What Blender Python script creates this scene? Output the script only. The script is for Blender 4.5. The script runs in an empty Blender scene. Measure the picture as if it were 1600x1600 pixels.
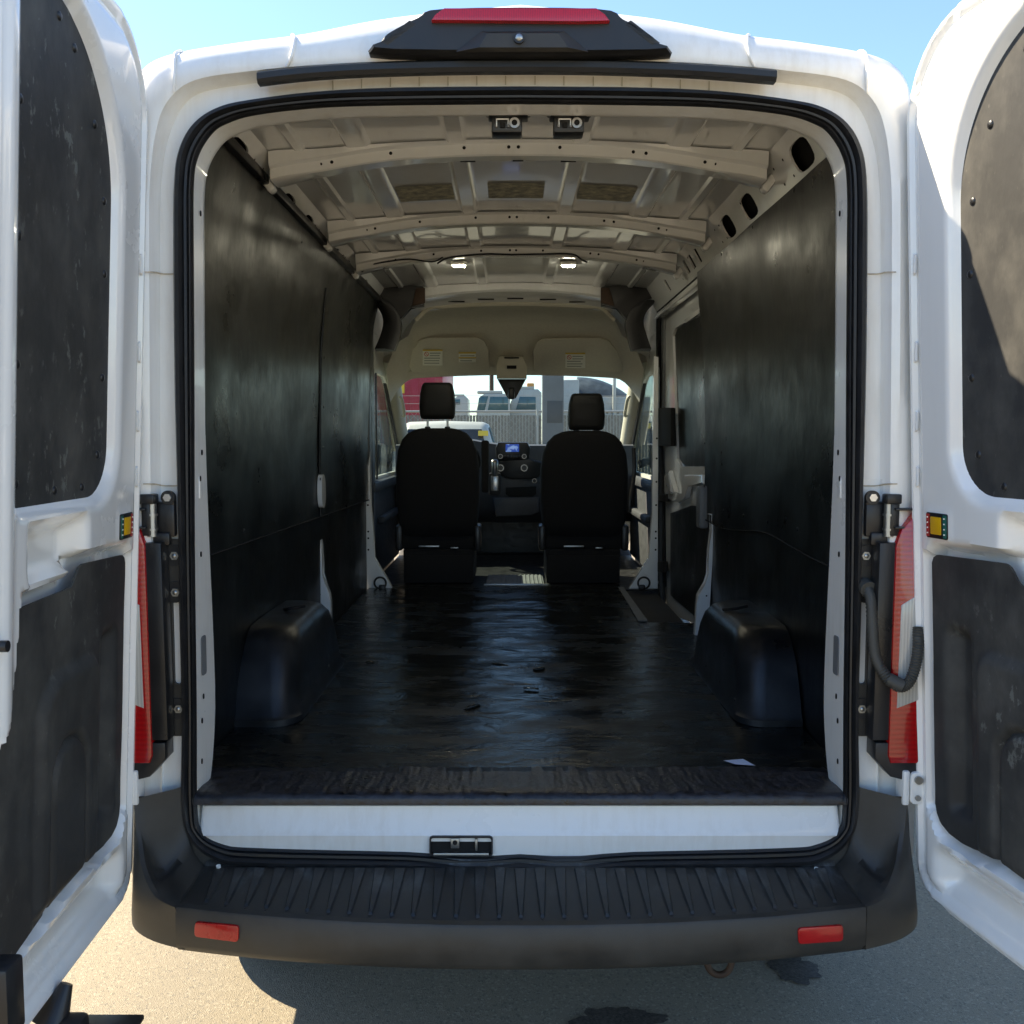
import bpy, bmesh, math, random
from mathutils import Vector, Matrix, noise
from mathutils.geometry import tessellate_polygon
random.seed(7)
R = math.radians
scn = bpy.context.scene
COL = scn.collection

# ------------------------------------------------------------------ camera
CAM = Vector((-.02, -2.34, 1.62)); PITCH = math.atan(115/1500); FPX = 1500.0
cd = bpy.data.cameras.new('camera'); co = bpy.data.objects.new('camera', cd); COL.objects.link(co)
co.location = CAM; co.rotation_euler = (math.pi/2-PITCH, 0, 0)
cd.sensor_width = 36; cd.lens = 36*FPX/1600; cd.clip_start = .02; cd.clip_end = 3000
scn.camera = co
# ------------------------------------------------------------------ sky and sun
SUN = Vector((-.87, .40, 1.0)).normalized()
EL = math.asin(SUN.z); AZ = math.atan2(SUN.x, SUN.y)
w = bpy.data.worlds.new('World'); scn.world = w; w.use_nodes = True
nt = w.node_tree; sky = nt.nodes.new('ShaderNodeTexSky'); sky.sky_type = 'NISHITA'
sky.sun_disc = False; sky.sun_elevation = EL; sky.sun_rotation = AZ
sky.air_density = 1.0; sky.dust_density = .25; sky.ozone_density = 3.5
bg = nt.nodes['Background']; bg.inputs[1].default_value = .093
nt.links.new(sky.outputs[0], bg.inputs[0])
sd = bpy.data.lights.new('sun', 'SUN'); so_ = bpy.data.objects.new('sun', sd); COL.objects.link(so_)
sd.energy = 5.0; sd.angle = R(.53); sd.color = (1, .85, .63)
so_.rotation_euler = (-SUN).to_track_quat('-Z', 'Y').to_euler(); so_.location = (-6, 3, 9)
vs = scn.view_settings; vs.view_transform = 'Standard'; vs.look = 'None'; vs.gamma = 1; vs.use_curve_mapping = False
vs.exposure = 1.8
scn.render.engine = 'CYCLES'
cy = scn.cycles; cy.max_bounces = 7; cy.diffuse_bounces = 4; cy.glossy_bounces = 3; cy.transparent_max_bounces = 12
cy.caustics_reflective = False; cy.caustics_refractive = False; cy.sample_clamp_indirect = 6

# ------------------------------------------------------------------ photo calibration: pixel of the photograph -> point of the place
_s, _c = math.sin(PITCH), math.cos(PITCH)
def ray(px, py):
    a = (px-800)/FPX; b = (800-py)/FPX
    return Vector((a, _c+b*_s, -_s+b*_c))
def at(px, py, y):
    d = ray(px, py); return CAM+d*((y-CAM.y)/d.y)
def atz(px, py, z):
    d = ray(px, py); return CAM+d*((z-CAM.z)/d.z)

# ------------------------------------------------------------------ materials
def newmat(name):
    m = bpy.data.materials.new(name); m.use_nodes = True
    return m, m.node_tree, m.node_tree.nodes['Principled BSDF']
def N(t, kind, **k):
    n = t.nodes.new(kind)
    for a, b in k.items():
        if a in n.inputs.keys(): n.inputs[a].default_value = b
        else: setattr(n, a, b)
    return n
def coords(t, scale=(1, 1, 1)):
    tc = N(t, 'ShaderNodeTexCoord'); mp = N(t, 'ShaderNodeMapping'); mp.inputs['Scale'].default_value = scale
    t.links.new(tc.outputs['Object'], mp.inputs[0]); return mp.outputs[0]
def ramp(t, src, stops):
    r = N(t, 'ShaderNodeValToRGB'); e = r.color_ramp.elements
    while len(e) < len(stops): e.new(.5)
    for i, (p, c) in enumerate(stops):
        e[i].position = p; e[i].color = (c, c, c, 1) if not isinstance(c, tuple) else (*c, 1)
    t.links.new(src, r.inputs[0]); return r.outputs[0]
def mixc(t, fac, a, b):
    m = N(t, 'ShaderNodeMix', data_type='RGBA')
    t.links.new(fac, m.inputs[0])
    for i, v in ((6, a), (7, b)):
        if isinstance(v, tuple): m.inputs[i].default_value = (*v, 1)
        else: t.links.new(v, m.inputs[i])
    return m.outputs[2]
def bump(t, bsdf, src, strength, dist):
    b = N(t, 'ShaderNodeBump'); b.inputs['Strength'].default_value = strength; b.inputs['Distance'].default_value = dist
    t.links.new(src, b.inputs['Height']); t.links.new(b.outputs[0], bsdf.inputs['Normal'])
def noise_n(t, vec, scale, detail=4, rough=.55):
    n = N(t, 'ShaderNodeTexNoise', Scale=scale, Detail=detail, Roughness=rough); t.links.new(vec, n.inputs['Vector']); return n.outputs[0]

def paint(name, col, dirt, amount=.5, rough=.25, coat=.5, orange=.02):
    m, t, b = newmat(name); v = coords(t)
    n1 = noise_n(t, v, 2.2, 6, .62); n2 = noise_n(t, coords(t, (14, 14, 1.6)), 3, 5, .6)
    f = N(t, 'ShaderNodeMath', operation='MULTIPLY'); t.links.new(n1, f.inputs[0]); t.links.new(n2, f.inputs[1])
    fac = ramp(t, f.outputs[0], [(.22, 0.0), (.48, amount)])
    t.links.new(mixc(t, fac, col, dirt), b.inputs['Base Color'])
    rr = ramp(t, n1, [(.3, rough), (.75, rough+.14)]); t.links.new(rr, b.inputs['Roughness'])
    b.inputs['Coat Weight'].default_value = coat; b.inputs['Coat Roughness'].default_value = .06
    bump(t, b, noise_n(t, v, 260, 2), orange, .001)
    return m
def plain(name, col, rough=.5, metal=0, coat=0, nscale=0, namp=.25, bumps=0, bscale=300, spec=.5):
    m, t, b = newmat(name); v = coords(t)
    b.inputs['Roughness'].default_value = rough; b.inputs['Metallic'].default_value = metal
    b.inputs['Coat Weight'].default_value = coat; b.inputs['Coat Roughness'].default_value = .08
    b.inputs['Specular IOR Level'].default_value = spec
    if nscale:
        n = noise_n(t, v, nscale, 6, .6)
        lo = tuple(c*(1-namp) for c in col); hi = tuple(min(1, c*(1+namp)) for c in col)
        t.links.new(mixc(t, ramp(t, n, [(.3, 0.0), (.7, 1.0)]), lo, hi), b.inputs['Base Color'])
        t.links.new(ramp(t, n, [(.3, max(.03, rough-.1)), (.7, min(1, rough+.12))]), b.inputs['Roughness'])
    else: b.inputs['Base Color'].default_value = (*col, 1)
    if bumps: bump(t, b, noise_n(t, v, bscale, 3), bumps, .002)
    return m

M = {}
M['white'] = paint('white_paint', (.88, .865, .82), (.60, .53, .42), .38)
M['white_in'] = paint('white_interior_paint', (.86, .87, .87), (.68, .65, .60), .25, .16, .8)
M['door_white'] = paint('door_white_paint', (.87, .86, .825), (.68, .64, .57), .10, .18, .8)

def panel_mat(name, sx, base=(.008, .0088, .0085), hi=(.030, .034, .031), rough=.30, spec=.32):
    m, t, b = newmat(name)
    v1 = coords(t, sx); v2 = coords(t)
    st = noise_n(t, v1, 4, 8, .65); bl = noise_n(t, v2, 3.1, 5, .6); sc = noise_n(t, coords(t, tuple(a*5 for a in sx)), 7, 3, .5)
    mul = N(t, 'ShaderNodeMath', operation='MULTIPLY'); t.links.new(st, mul.inputs[0]); t.links.new(bl, mul.inputs[1])
    f1 = ramp(t, mul.outputs[0], [(.2, 0.0), (.46, .75)])
    sc2 = noise_n(t, coords(t, tuple(a*2.6 for a in sx)), 5, 6, .7)
    gate = ramp(t, noise_n(t, v2, 1.7, 3, .5), [(.52, 0.0), (.66, 1.0)])
    pk = ramp(t, sc2, [(.60, 0.0), (.66, 1.0)])
    mg = N(t, 'ShaderNodeMath', operation='MULTIPLY'); t.links.new(gate, mg.inputs[0]); t.links.new(pk, mg.inputs[1])
    mx_ = N(t, 'ShaderNodeMath', operation='MULTIPLY_ADD'); mx_.inputs[1].default_value = 1.3; t.links.new(mg.outputs[0], mx_.inputs[0])
    t.links.new(ramp(t, sc, [(.69, 0.0), (.80, .5)]), mx_.inputs[2]); f2 = mx_.outputs[0]
    add = N(t, 'ShaderNodeMath', operation='ADD'); add.use_clamp = True
    t.links.new(f1, add.inputs[0]); t.links.new(f2, add.inputs[1])
    pl_ = N(t, 'ShaderNodeMath', operation='MULTIPLY'); pl_.inputs[1].default_value = .5; t.links.new(mg.outputs[0], pl_.inputs[0])
    t.links.new(mixc(t, pl_.outputs[0], mixc(t, add.outputs[0], base, hi), (.13, .15, .14)), b.inputs['Base Color'])
    t.links.new(ramp(t, bl, [(.28, rough-.08), (.72, rough+.22)]), b.inputs['Roughness'])
    rg = N(t, 'ShaderNodeTexNoise', noise_type='RIDGED_MULTIFRACTAL', Scale=2.6, Detail=4.0, Roughness=.5, Distortion=.4); t.links.new(coords(t, (1, 1.6, .9)), rg.inputs['Vector'])
    cr = ramp(t, rg.outputs[0], [(.55, 0.0), (.95, .5)])
    sm = N(t, 'ShaderNodeMath', operation='ADD'); t.links.new(noise_n(t, coords(t, (1, 1.3, .9)), 5.5, 5, .5), sm.inputs[0]); t.links.new(cr, sm.inputs[1])
    bump(t, b, sm.outputs[0], .4, .010); b.inputs['Specular IOR Level'].default_value = spec
    return m
M['wallpanel'] = panel_mat('black_wall_board', (1, 3.2, .8))
M['lowpanel'] = panel_mat('black_lower_board', (1, 9, .5), (.006, .0068, .007), (.022, .025, .025), .34)
M['doorpanel'] = panel_mat('black_door_board', (2, 2, 1.2), (.034, .034, .033), (.125, .120, .105), .55)

def floor_mat():
    m, t, b = newmat('black_rubber_floor'); v = coords(t)
    big = noise_n(t, coords(t, (1, 2.2, 1)), 3.2, 6, .62); fine = noise_n(t, v, 60, 4)
    st = noise_n(t, coords(t, (7, .5, 1)), 3, 6, .6)
    t.links.new(mixc(t, ramp(t, st, [(.42, 0.0), (.8, .8)]), (.007, .008, .0078), (.026, .029, .026)), b.inputs['Base Color'])
    t.links.new(ramp(t, big, [(.3, .12), (.5, .24), (.7, .48)]), b.inputs['Roughness'])
    a = N(t, 'ShaderNodeMath', operation='MULTIPLY_ADD'); a.inputs[1].default_value = .05
    rp = N(t, 'ShaderNodeTexNoise', Scale=5.5, Detail=5.0, Roughness=.55, Distortion=.8); t.links.new(coords(t, (1, 1.9, 1)), rp.inputs['Vector'])
    t.links.new(fine, a.inputs[0]); t.links.new(rp.outputs[0], a.inputs[2])
    bump(t, b, a.outputs[0], .38, .018); b.inputs['Specular IOR Level'].default_value = .4
    return m
M['floor'] = floor_mat()
M['archp'] = plain('black_arch_moulding', (.011, .0118, .013), .36, 0, 0, 7, .6, .25, 60)
M['seamrust'] = plain('rust_tinted_sealer', (.58, .49, .36), .7, 0, 0, 30, .3)
M['strip'] = plain('torn_rubber_strip', (.017, .018, .023), .36, 0, 0, 38, .9, 1.0, 75)
M['seal'] = plain('rubber_seal', (.012, .012, .013), .42, 0, 0, 20, .3)
M['plastic'] = plain('dark_grey_plastic', (.036, .0325, .027), .5, 0, 0, 9, .45, .25, 900)
M['scuffed'] = plain('scuffed_step_plastic', (.028, .0275, .026), .45, 0, 0, 30, .85, .3, 400)
def step_mat(name, col, nscale):
    m, t, b = newmat(name); v = coords(t)
    n = noise_n(t, v, nscale, 6, .6)
    base = mixc(t, ramp(t, n, [(.3, 0.0), (.7, 1.0)]), tuple(c*.6 for c in col), tuple(c*1.4 for c in col))
    sp = N(t, 'ShaderNodeSeparateXYZ'); t.links.new(v, sp.inputs[0])
    mr = N(t, 'ShaderNodeMapRange'); mr.inputs[1].default_value = -.19; mr.inputs[2].default_value = -.05; t.links.new(sp.outputs[1], mr.inputs[0])
    mk = ramp(t, noise_n(t, coords(t, (1, .35, 1)), 17, 5, .7), [(.53, 0.0), (.70, 1.0)])
    ml = N(t, 'ShaderNodeMath', operation='MULTIPLY'); t.links.new(mr.outputs[0], ml.inputs[0]); t.links.new(mk, ml.inputs[1])
    m2 = N(t, 'ShaderNodeMath', operation='MULTIPLY'); m2.inputs[1].default_value = .7; t.links.new(ml.outputs[0], m2.inputs[0])
    t.links.new(mixc(t, m2.outputs[0], base, (.15, .16, .16)), b.inputs['Base Color'])
    t.links.new(ramp(t, n, [(.3, .38), (.7, .6)]), b.inputs['Roughness'])
    bump(t, b, noise_n(t, v, 700, 3), .25, .002); return m
M['bumper'] = step_mat('worn_bumper_plastic', (.034, .031, .026), 9)
M['scuffed'] = step_mat('scuffed_step_rib', (.030, .0295, .028), 30)
M['plastic_s'] = plain('satin_black_plastic', (.016, .016, .017), .36, 0, 0, 6, .3, .1, 500)
M['black'] = plain('black_metal', (.013, .013, .014), .35)
M['hole'] = plain('dark_hole', (.006, .006, .006), .9)
M['fabric'] = plain('black_seat_fabric', (.013, .013, .014), .85, 0, 0, 40, .3, .2, 700, .25)
M['fabric'].node_tree.nodes['Principled BSDF'].inputs['Sheen Weight'].default_value = .03
M['leather'] = plain('black_headrest_vinyl', (.014, .0135, .013), .55, 0, 0, 40, .2, .15, 600, .35)
M['dash'] = plain('dash_plastic', (.055, .056, .062), .55, 0, 0, 30, .2, .1, 700)
M['liner'] = plain('beige_headliner', (.64, .60, .51), .9, 0, 0, 60, .06, .2, 900, .2)
M['cream'] = plain('cream_pillar_trim', (.50, .47, .38), .6, 0, 0, 12, .06, .1, 600)
M['steel'] = plain('bright_steel', (.55, .55, .55), .28, 1)
M['zinc'] = plain('zinc_bolt', (.42, .42, .40), .4, 1)
M['chrome'] = plain('chrome', (.22, .22, .22), .3, 1)
M['grey'] = plain('grey_trim', (.16, .165, .17), .5, 0, 0, 20, .15)
M['tyre'] = plain('tyre_rubber', (.02, .02, .02), .8, 0, 0, 20, .3, .3, 80)
M['rust'] = plain('rusty_steel', (.06, .035, .022), .7, .3, 0, 30, .4, .4, 200)
M['underbody'] = plain('underbody', (.03, .03, .03), .8, 0, 0, 8, .4)
M['conduit'] = plain('grey_rubber_conduit', (.06, .058, .05), .6, 0, 0, 30, .2)
M['yellow'] = plain('yellow_reflector', (.75, .42, .01), .3)
M['redtape'] = plain('red_reflector', (.42, .035, .03), .35)
M['greentape'] = plain('green_reflector', (.02, .13, .10), .35)
M['paper'] = plain('white_paper', (.62, .66, .78), .7)
M['label'] = plain('label_white', (.88, .86, .78), .6)
M['labelline'] = plain('label_print', (.34, .33, .29), .6)
M['labelyellow'] = plain('label_yellow', (.72, .5, .04), .6)
M['labelred'] = plain('label_red', (.6, .08, .05), .6)

def lens(name, col, wscale, axis=2):
    m, t, b = newmat(name); v = coords(t)
    wv = N(t, 'ShaderNodeTexWave', Scale=wscale, Distortion=.3); wv.bands_direction = 'XYZ'[axis]; t.links.new(v, wv.inputs['Vector'])
    dk = tuple(c*.82 for c in col)
    t.links.new(mixc(t, ramp(t, wv.outputs[0], [(.2, 0.0), (.8, 1.0)]), dk, col), b.inputs['Base Color'])
    b.inputs['Roughness'].default_value = .2; b.inputs['Coat Weight'].default_value = .9; b.inputs['Coat Roughness'].default_value = .03
    b.inputs['Subsurface Weight'].default_value = 0
    vo = N(t, 'ShaderNodeTexVoronoi', Scale=90.0); t.links.new(v, vo.inputs['Vector'])
    ad = N(t, 'ShaderNodeMath', operation='ADD'); t.links.new(wv.outputs[0], ad.inputs[0]); t.links.new(vo.outputs['Distance'], ad.inputs[1])
    bump(t, b, wv.outputs[0], .12, .003)
    return m
M['redlens'] = lens('red_lens', (.40, .0015, .004), 26)
M['redlens_b'] = lens('red_brake_lens', (.52, .003, .015), 60, 0)
M['redflat'] = plain('red_reflector_lens', (.42, .002, .003), .3, 0, .5, 40, .15)
M['clearlens'] = lens('clear_lens', (.55, .53, .48), 40, 0)

def glass(name, tint=(.66, .74, .73), ior=1.35):
    m = bpy.data.materials.new(name); m.use_nodes = True; t = m.node_tree; t.nodes.clear()
    o = N(t, 'ShaderNodeOutputMaterial'); tr = N(t, 'ShaderNodeBsdfTransparent'); gl = N(t, 'ShaderNodeBsdfGlossy')
    tr.inputs[0].default_value = (*tint, 1); gl.inputs['Roughness'].default_value = .02
    lw = N(t, 'ShaderNodeLayerWeight', Blend=.5); pw = N(t, 'ShaderNodeMath', operation='POWER'); pw.inputs[1].default_value = 4
    fr = N(t, 'ShaderNodeMath', operation='MULTIPLY_ADD'); fr.inputs[1].default_value = .75; fr.inputs[2].default_value = .04
    t.links.new(lw.outputs['Facing'], pw.inputs[0]); t.links.new(pw.outputs[0], fr.inputs[0]); mx = N(t, 'ShaderNodeMixShader')
    t.links.new(fr.outputs[0], mx.inputs[0]); t.links.new(tr.outputs[0], mx.inputs[1]); t.links.new(gl.outputs[0], mx.inputs[2])
    t.links.new(mx.outputs[0], o.inputs[0]); return m
M['glass'] = glass('window_glass')
M['tealglass'] = plain('teal_truck_glass', (.03, .10, .12), .08, 0, .5)
M['darkglass'] = plain('dark_car_glass', (.012, .016, .018), .06, 0, .5)

def asphalt():
    m, t, b = newmat('asphalt'); v = coords(t)
    vo = N(t, 'ShaderNodeTexVoronoi', Scale=150.0); t.links.new(v, vo.inputs['Vector'])
    vo2 = N(t, 'ShaderNodeTexVoronoi', Scale=330.0); t.links.new(v, vo2.inputs['Vector'])
    big = noise_n(t, v, .9, 6, .6); fine = noise_n(t, v, 240, 5, .7)
    c1 = mixc(t, ramp(t, fine, [(.33, 0.0), (.67, 1.0)]), (.168, .146, .105), (.278, .240, .168))
    hs = N(t, 'ShaderNodeSeparateColor'); t.links.new(vo.outputs['Color'], hs.inputs[0])
    c2 = mixc(t, ramp(t, hs.outputs[0], [(.86, 0.0), (.9, .5)]), c1, (.36, .32, .24))
    c3 = mixc(t, ramp(t, hs.outputs[1], [(.88, 0.0), (.92, .6)]), c2, (.10, .094, .078))
    c4 = mixc(t, ramp(t, big, [(.35, 0.0), (.7, .35)]), c3, (.20, .178, .134))
    t.links.new(c4, b.inputs['Base Color']); b.inputs['Roughness'].default_value = .85
    a = N(t, 'ShaderNodeMath', operation='ADD'); t.links.new(vo2.outputs['Distance'], a.inputs[0]); t.links.new(fine, a.inputs[1])
    bump(t, b, a.outputs[0], .7, .004)
    return m
M['asphalt'] = asphalt()
M['stain'] = plain('dark_oily_gravel', (.055, .048, .038), .75, 0, 0, 120, .85, .9, 160)
M['pad'] = plain('mottled_sound_pad', (.52, .49, .36), .6, 0, 0, 28, .6, .5, 60)
M['redtrailer'] = paint('faded_red_paint', (.36, .012, .03), (.38, .12, .13), .6, .45, .1)
M['truckwhite'] = paint('truck_white', (.46, .46, .43), (.30, .27, .22), .5, .35, .2)
M['tank'] = plain('dark_blue_tarp', (.045, .06, .075), .5, 0, 0, 3, .5)
M['concrete'] = plain('grey_steel_column', (.12, .13, .14), .6, 0, 0, 3, .15)
M['concrete_d'] = plain('dark_grey_band', (.06, .065, .07), .6, 0, 0, 3, .15)
M['slat'] = plain('fence_slats', (.20, .19, .165), .7, 0, 0, 6, .2)
M['galv'] = plain('galvanised', (.36, .36, .35), .5, .6)
M['amber'] = plain('amber_beacon', (.65, .30, .06), .3)
M['screen'] = None
def screen():
    m, t, b = newmat('lit_screen'); v = coords(t)
    f = ramp(t, noise_n(t, v, 22, 2), [(.52, 0.0), (.56, 1.0)])
    c = mixc(t, f, (.02, .05, .24), (.12, .2, .42))
    b.inputs['Base Color'].default_value = (.01, .01, .01, 1); b.inputs['Roughness'].default_value = .15
    t.links.new(c, b.inputs['Emission Color']); b.inputs['Emission Strength'].default_value = .35
    return m
M['screen'] = screen()
m_, t_, b_ = newmat('led_lamp'); b_.inputs['Base Color'].default_value = (.8, .8, .7, 1)
b_.inputs['Emission Color'].default_value = (1, .93, .7, 1); b_.inputs['Emission Strength'].default_value = 70
M['led'] = m_

# ------------------------------------------------------------------ builder
SPLIT = {'jamb_hole','bolt','conduit_sleeve','door_latch','pillar_hole','bow_hole','bow_tab','bow_slot','header_hole','header_slot','rail_hole','radio_button','weld_mark','strip_mark','hinge_arm','console_slot','label_text','side_window','lens_edge','recliner_cover','seat_rail','strand_wire','flange_pad','trailer_rail','label_band'}
class MB:
    def __init__(s): s.bm = bmesh.new()
    def face(s, vs):
        try: return s.bm.faces.new(vs)
        except ValueError: return None
    def box(s, c, size, bev=0, rot=None, seg=2):
        mt = Matrix.Translation(Vector(c))
        if rot is not None: mt = mt @ rot.to_4x4()
        mt = mt @ Matrix.Diagonal((*size, 1))
        r = bmesh.ops.create_cube(s.bm, size=1, matrix=mt)
        if bev:
            es = list({e for v in r['verts'] for e in v.link_edges})
            bmesh.ops.bevel(s.bm, geom=es, offset=bev, segments=seg, affect='EDGES', profile=.5)
        return s
    def loft(s, loops, closed=True, cap0=False, cap1=False):
        vv = [[s.bm.verts.new(p) for p in l] for l in loops]
        n = len(loops[0])
        for a, b in zip(vv[:-1], vv[1:]):
            for i in range(n if closed else n-1):
                j = (i+1) % n; s.face((a[i], a[j], b[j], b[i]))
        if cap0: s.face(list(reversed(vv[0])))
        if cap1: s.face(vv[-1])
        return s
    def tube(s, path, r, seg=8, closed=False, flat=None):
        path = [Vector(p) for p in path]; n = len(path); loops = []
        up0 = None
        for i, p in enumerate(path):
            a = path[i-1] if (i or closed) else p; b = path[(i+1) % n] if (i < n-1 or closed) else p
            d = (b-a).normalized()
            if up0 is None:
                up = Vector((0, 0, 1)) if abs(d.z) < .9 else Vector((0, 1, 0))
            else: up = up0
            x = d.cross(up).normalized(); u = x.cross(d).normalized(); up0 = u
            rr = r[i] if isinstance(r, (list, tuple)) else r
            loops.append([p+(x*math.cos(q)+u*math.sin(q)*(flat or 1))*rr for q in [2*math.pi*k/seg for k in range(seg)]])
        if closed: loops.append(loops[0]); return s.loft(loops)
        return s.loft(loops, True, True, True)
    def cyl(s, a, b, r, seg=16, r2=None): return s.tube([a, b], [r, r if r2 is None else r2], seg)
    def prism(s, pts, vec, bev=0):
        vec = Vector(vec); a = [s.bm.verts.new(p) for p in pts]; b = [s.bm.verts.new(Vector(p)+vec) for p in pts]
        n = len(pts); fs = [s.face(list(reversed(a))), s.face(b)]
        for i in range(n): fs.append(s.face((a[i], a[(i+1) % n], b[(i+1) % n], b[i])))
        if bev:
            es = list({e for f in fs[:2] if f for e in f.edges})
            bmesh.ops.bevel(s.bm, geom=es, offset=bev, segments=2, affect='EDGES', profile=.5)
        return s
    def grid(s, fn, us, vs_):
        g = [[s.bm.verts.new(fn(u, v)) for u in us] for v in vs_]
        for j in range(len(vs_)-1):
            for i in range(len(us)-1): s.face((g[j][i], g[j][i+1], g[j+1][i+1], g[j+1][i]))
        return g
    def plate(s, outline, holes, mp, thick):
        """2-D outline with holes, mapped to 3-D by mp(u, v), given thickness vector"""
        thick = Vector(thick); polys = [outline]+list(holes)
        tris = tessellate_polygon([[Vector((p[0], p[1], 0)) for p in q] for q in polys])
        flat = [p for q in polys for p in q]
        a = [s.bm.verts.new(mp(*p)) for p in flat]; b = [s.bm.verts.new(Vector(mp(*p))+thick) for p in flat]
        for t in tris:
            s.face([a[i] for i in t]); s.face([b[i] for i in reversed(t)])
        o = 0
        for q in polys:
            n = len(q)
            for i in range(n): j = (i+1) % n; s.face((a[o+i], a[o+j], b[o+j], b[o+i]))
            o += n
        return s
    def dome(s, c, nrm, r, h=.5, seg=10):
        nrm = Vector(nrm).normalized(); x = nrm.orthogonal().normalized(); y = nrm.cross(x); c = Vector(c)
        loops = []
        for k in range(4):
            q = k/3*math.pi/2*.92
            loops.append([c+nrm*(math.sin(q)*r*h)+(x*math.cos(t)+y*math.sin(t))*(r*math.cos(q)) for t in [2*math.pi*i/seg for i in range(seg)]])
        return s.loft(loops, True, False, True)
    def done(s, name, mat, parent=None, smooth=40, label=None):
        bmesh.ops.remove_doubles(s.bm, verts=s.bm.verts, dist=1e-5)
        bmesh.ops.recalc_face_normals(s.bm, faces=s.bm.faces)
        if name in SPLIT:
            left = set(s.bm.faces); isl = []
            while left:
                st_ = [left.pop()]; cur = [st_[0]]
                while st_:
                    for e in st_.pop().edges:
                        for f in e.link_faces:
                            if f in left: left.remove(f); cur.append(f); st_.append(f)
                isl.append(cur)
            if len(isl) > 1:
                for cur in isl:
                    nb = MB(); vm = {}
                    for f in cur:
                        nb.face([vm.setdefault(v, None) or vm.__setitem__(v, nb.bm.verts.new(v.co)) or vm[v] for v in f.verts])
                    o = nb.link(name, mat, parent, smooth, label)
                return o
        return s.link(name, mat, parent, smooth, label)
    def link(s, name, mat, parent, smooth, label):
        bmesh.ops.recalc_face_normals(s.bm, faces=s.bm.faces)
        me = bpy.data.meshes.new(name); s.bm.to_mesh(me); s.bm.free()
        for p in me.polygons: p.use_smooth = smooth > 0
        if smooth > 0: me.set_sharp_from_angle(angle=R(smooth))
        me.materials.append(M[mat] if isinstance(mat, str) else mat)
        o = bpy.data.objects.new(name, me); COL.objects.link(o)
        if parent: o.parent = parent
        if label: o['label'] = label
        return o
def B(): return MB()
def empty(name, label=None, cat=None, group=None, loc=(0, 0, 0), parent=None, rz=0):
    o = bpy.data.objects.new(name, None); COL.objects.link(o); o.location = loc; o.empty_display_size = .2
    o.rotation_euler = (0, 0, rz)
    if parent: o.parent = parent
    if label: o['label'] = label
    if cat: o['category'] = cat
    if group: o['group'] = group
    return o
def tag(o, label=None, cat=None, kind=None):
    if label: o['label'] = label
    if cat: o['category'] = cat
    if kind: o['kind'] = kind
    return o
def copy_tree(o, parent=None, fn=None):
    c = o.copy(); COL.objects.link(c)
    c.parent = parent
    for ch in o.children: copy_tree(ch, c)
    return c
def sstep(a, b, x):
    t = max(0, min(1, (x-a)/(b-a))); return t*t*(3-2*t)
def lerp(a, b, t): return a+(b-a)*t
def interp(x, pts):
    if x <= pts[0][0]: return pts[0][1]
    for (a, fa), (b, fb) in zip(pts[:-1], pts[1:]):
        if x <= b: return lerp(fa, fb, (x-a)/(b-a))
    return pts[-1][1]
def frange(a, b, n): return [a+(b-a)*i/n for i in range(n+1)]
def catmull(pts, sub=6):
    out = []; n = len(pts); P = [Vector(p) for p in pts]
    for i in range(n-1):
        p0 = P[max(0, i-1)]; p1 = P[i]; p2 = P[i+1]; p3 = P[min(n-1, i+2)]
        for k in range(sub):
            t = k/sub
            out.append(.5*((2*p1)+(p2-p0)*t+(2*p0-5*p1+4*p2-p3)*t*t+(3*p1-p0-3*p2+p3)*t**3))
    out.append(P[-1].copy()); return out
def rrect(u0, v0, u1, v1, r, seg=6):
    """rounded rectangle outline; r one radius or (bl, br, tr, tl)"""
    if not isinstance(r, (tuple, list)): r = (r,)*4
    pts = []
    for (cx, cy, a0, q) in ((u0+r[0], v0+r[0], 180, r[0]), (u1-r[1], v0+r[1], 270, r[1]), (u1-r[2], v1-r[2], 0, r[2]), (u0+r[3], v1-r[3], 90, r[3])):
        for k in range(seg+1):
            a = R(a0+90*k/seg); pts.append((cx+q*math.cos(a), cy+q*math.sin(a)))
    return pts
def oval(cu, cv, ru, rv, n=16, p=2.6):
    out = []
    for k in range(n):
        a = 2*math.pi*k/n; c, s = math.cos(a), math.sin(a)
        out.append((cu+ru*math.copysign(abs(c)**(2/p), c), cv+rv*math.copysign(abs(s)**(2/p), s)))
    return out
def sdbox(u, v, u0, v0, u1, v1, r):
    """signed distance (negative inside) to a rounded box, radii (bl, br, tr, tl)"""
    cu, cv = (u0+u1)/2, (v0+v1)/2; x, y = u-cu, v-cv
    q = r if not isinstance(r, tuple) else (r[2] if x > 0 and y > 0 else r[1] if x > 0 else r[3] if y > 0 else r[0])
    dx, dy = abs(x)-(u1-u0)/2+q, abs(y)-(v1-v0)/2+q
    return math.hypot(max(dx, 0), max(dy, 0))+min(max(dx, dy), 0)-q
NZ = lambda x, y, z: noise.noise(Vector((x, y, z)))

# ================================================================== SETTING
b = B(); b.grid(lambda u, v: (u, v, 0), [-900, -40, -8, -3, 0, 3, 8, 40, 900], [-900, -40, -8, -3, 0, 3, 8, 40, 900])
ground = tag(b.done('ground', 'asphalt'), kind='structure')
def stain(cx, cy, rx, ry, seed):
    pts = []
    for k in range(60):
        a = 2*math.pi*k/60; q = 1+.45*NZ(math.cos(a)*1.6+seed, math.sin(a)*1.6, seed)+.16*NZ(math.cos(a)*7, math.sin(a)*7, seed*3)
        pts.append((cx+rx*q*math.cos(a), cy+ry*q*math.sin(a), .004))
    b = B(); b.face([b.bm.verts.new(p) for p in pts]); b.done('oil_stain', 'stain', ground)
g = atz(1237, 1512, 0); stain(g.x, g.y, .075, .085, 2.1)
g = atz(960, 1598, 0); stain(g.x, g.y, .125, .06, 5.4)

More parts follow.
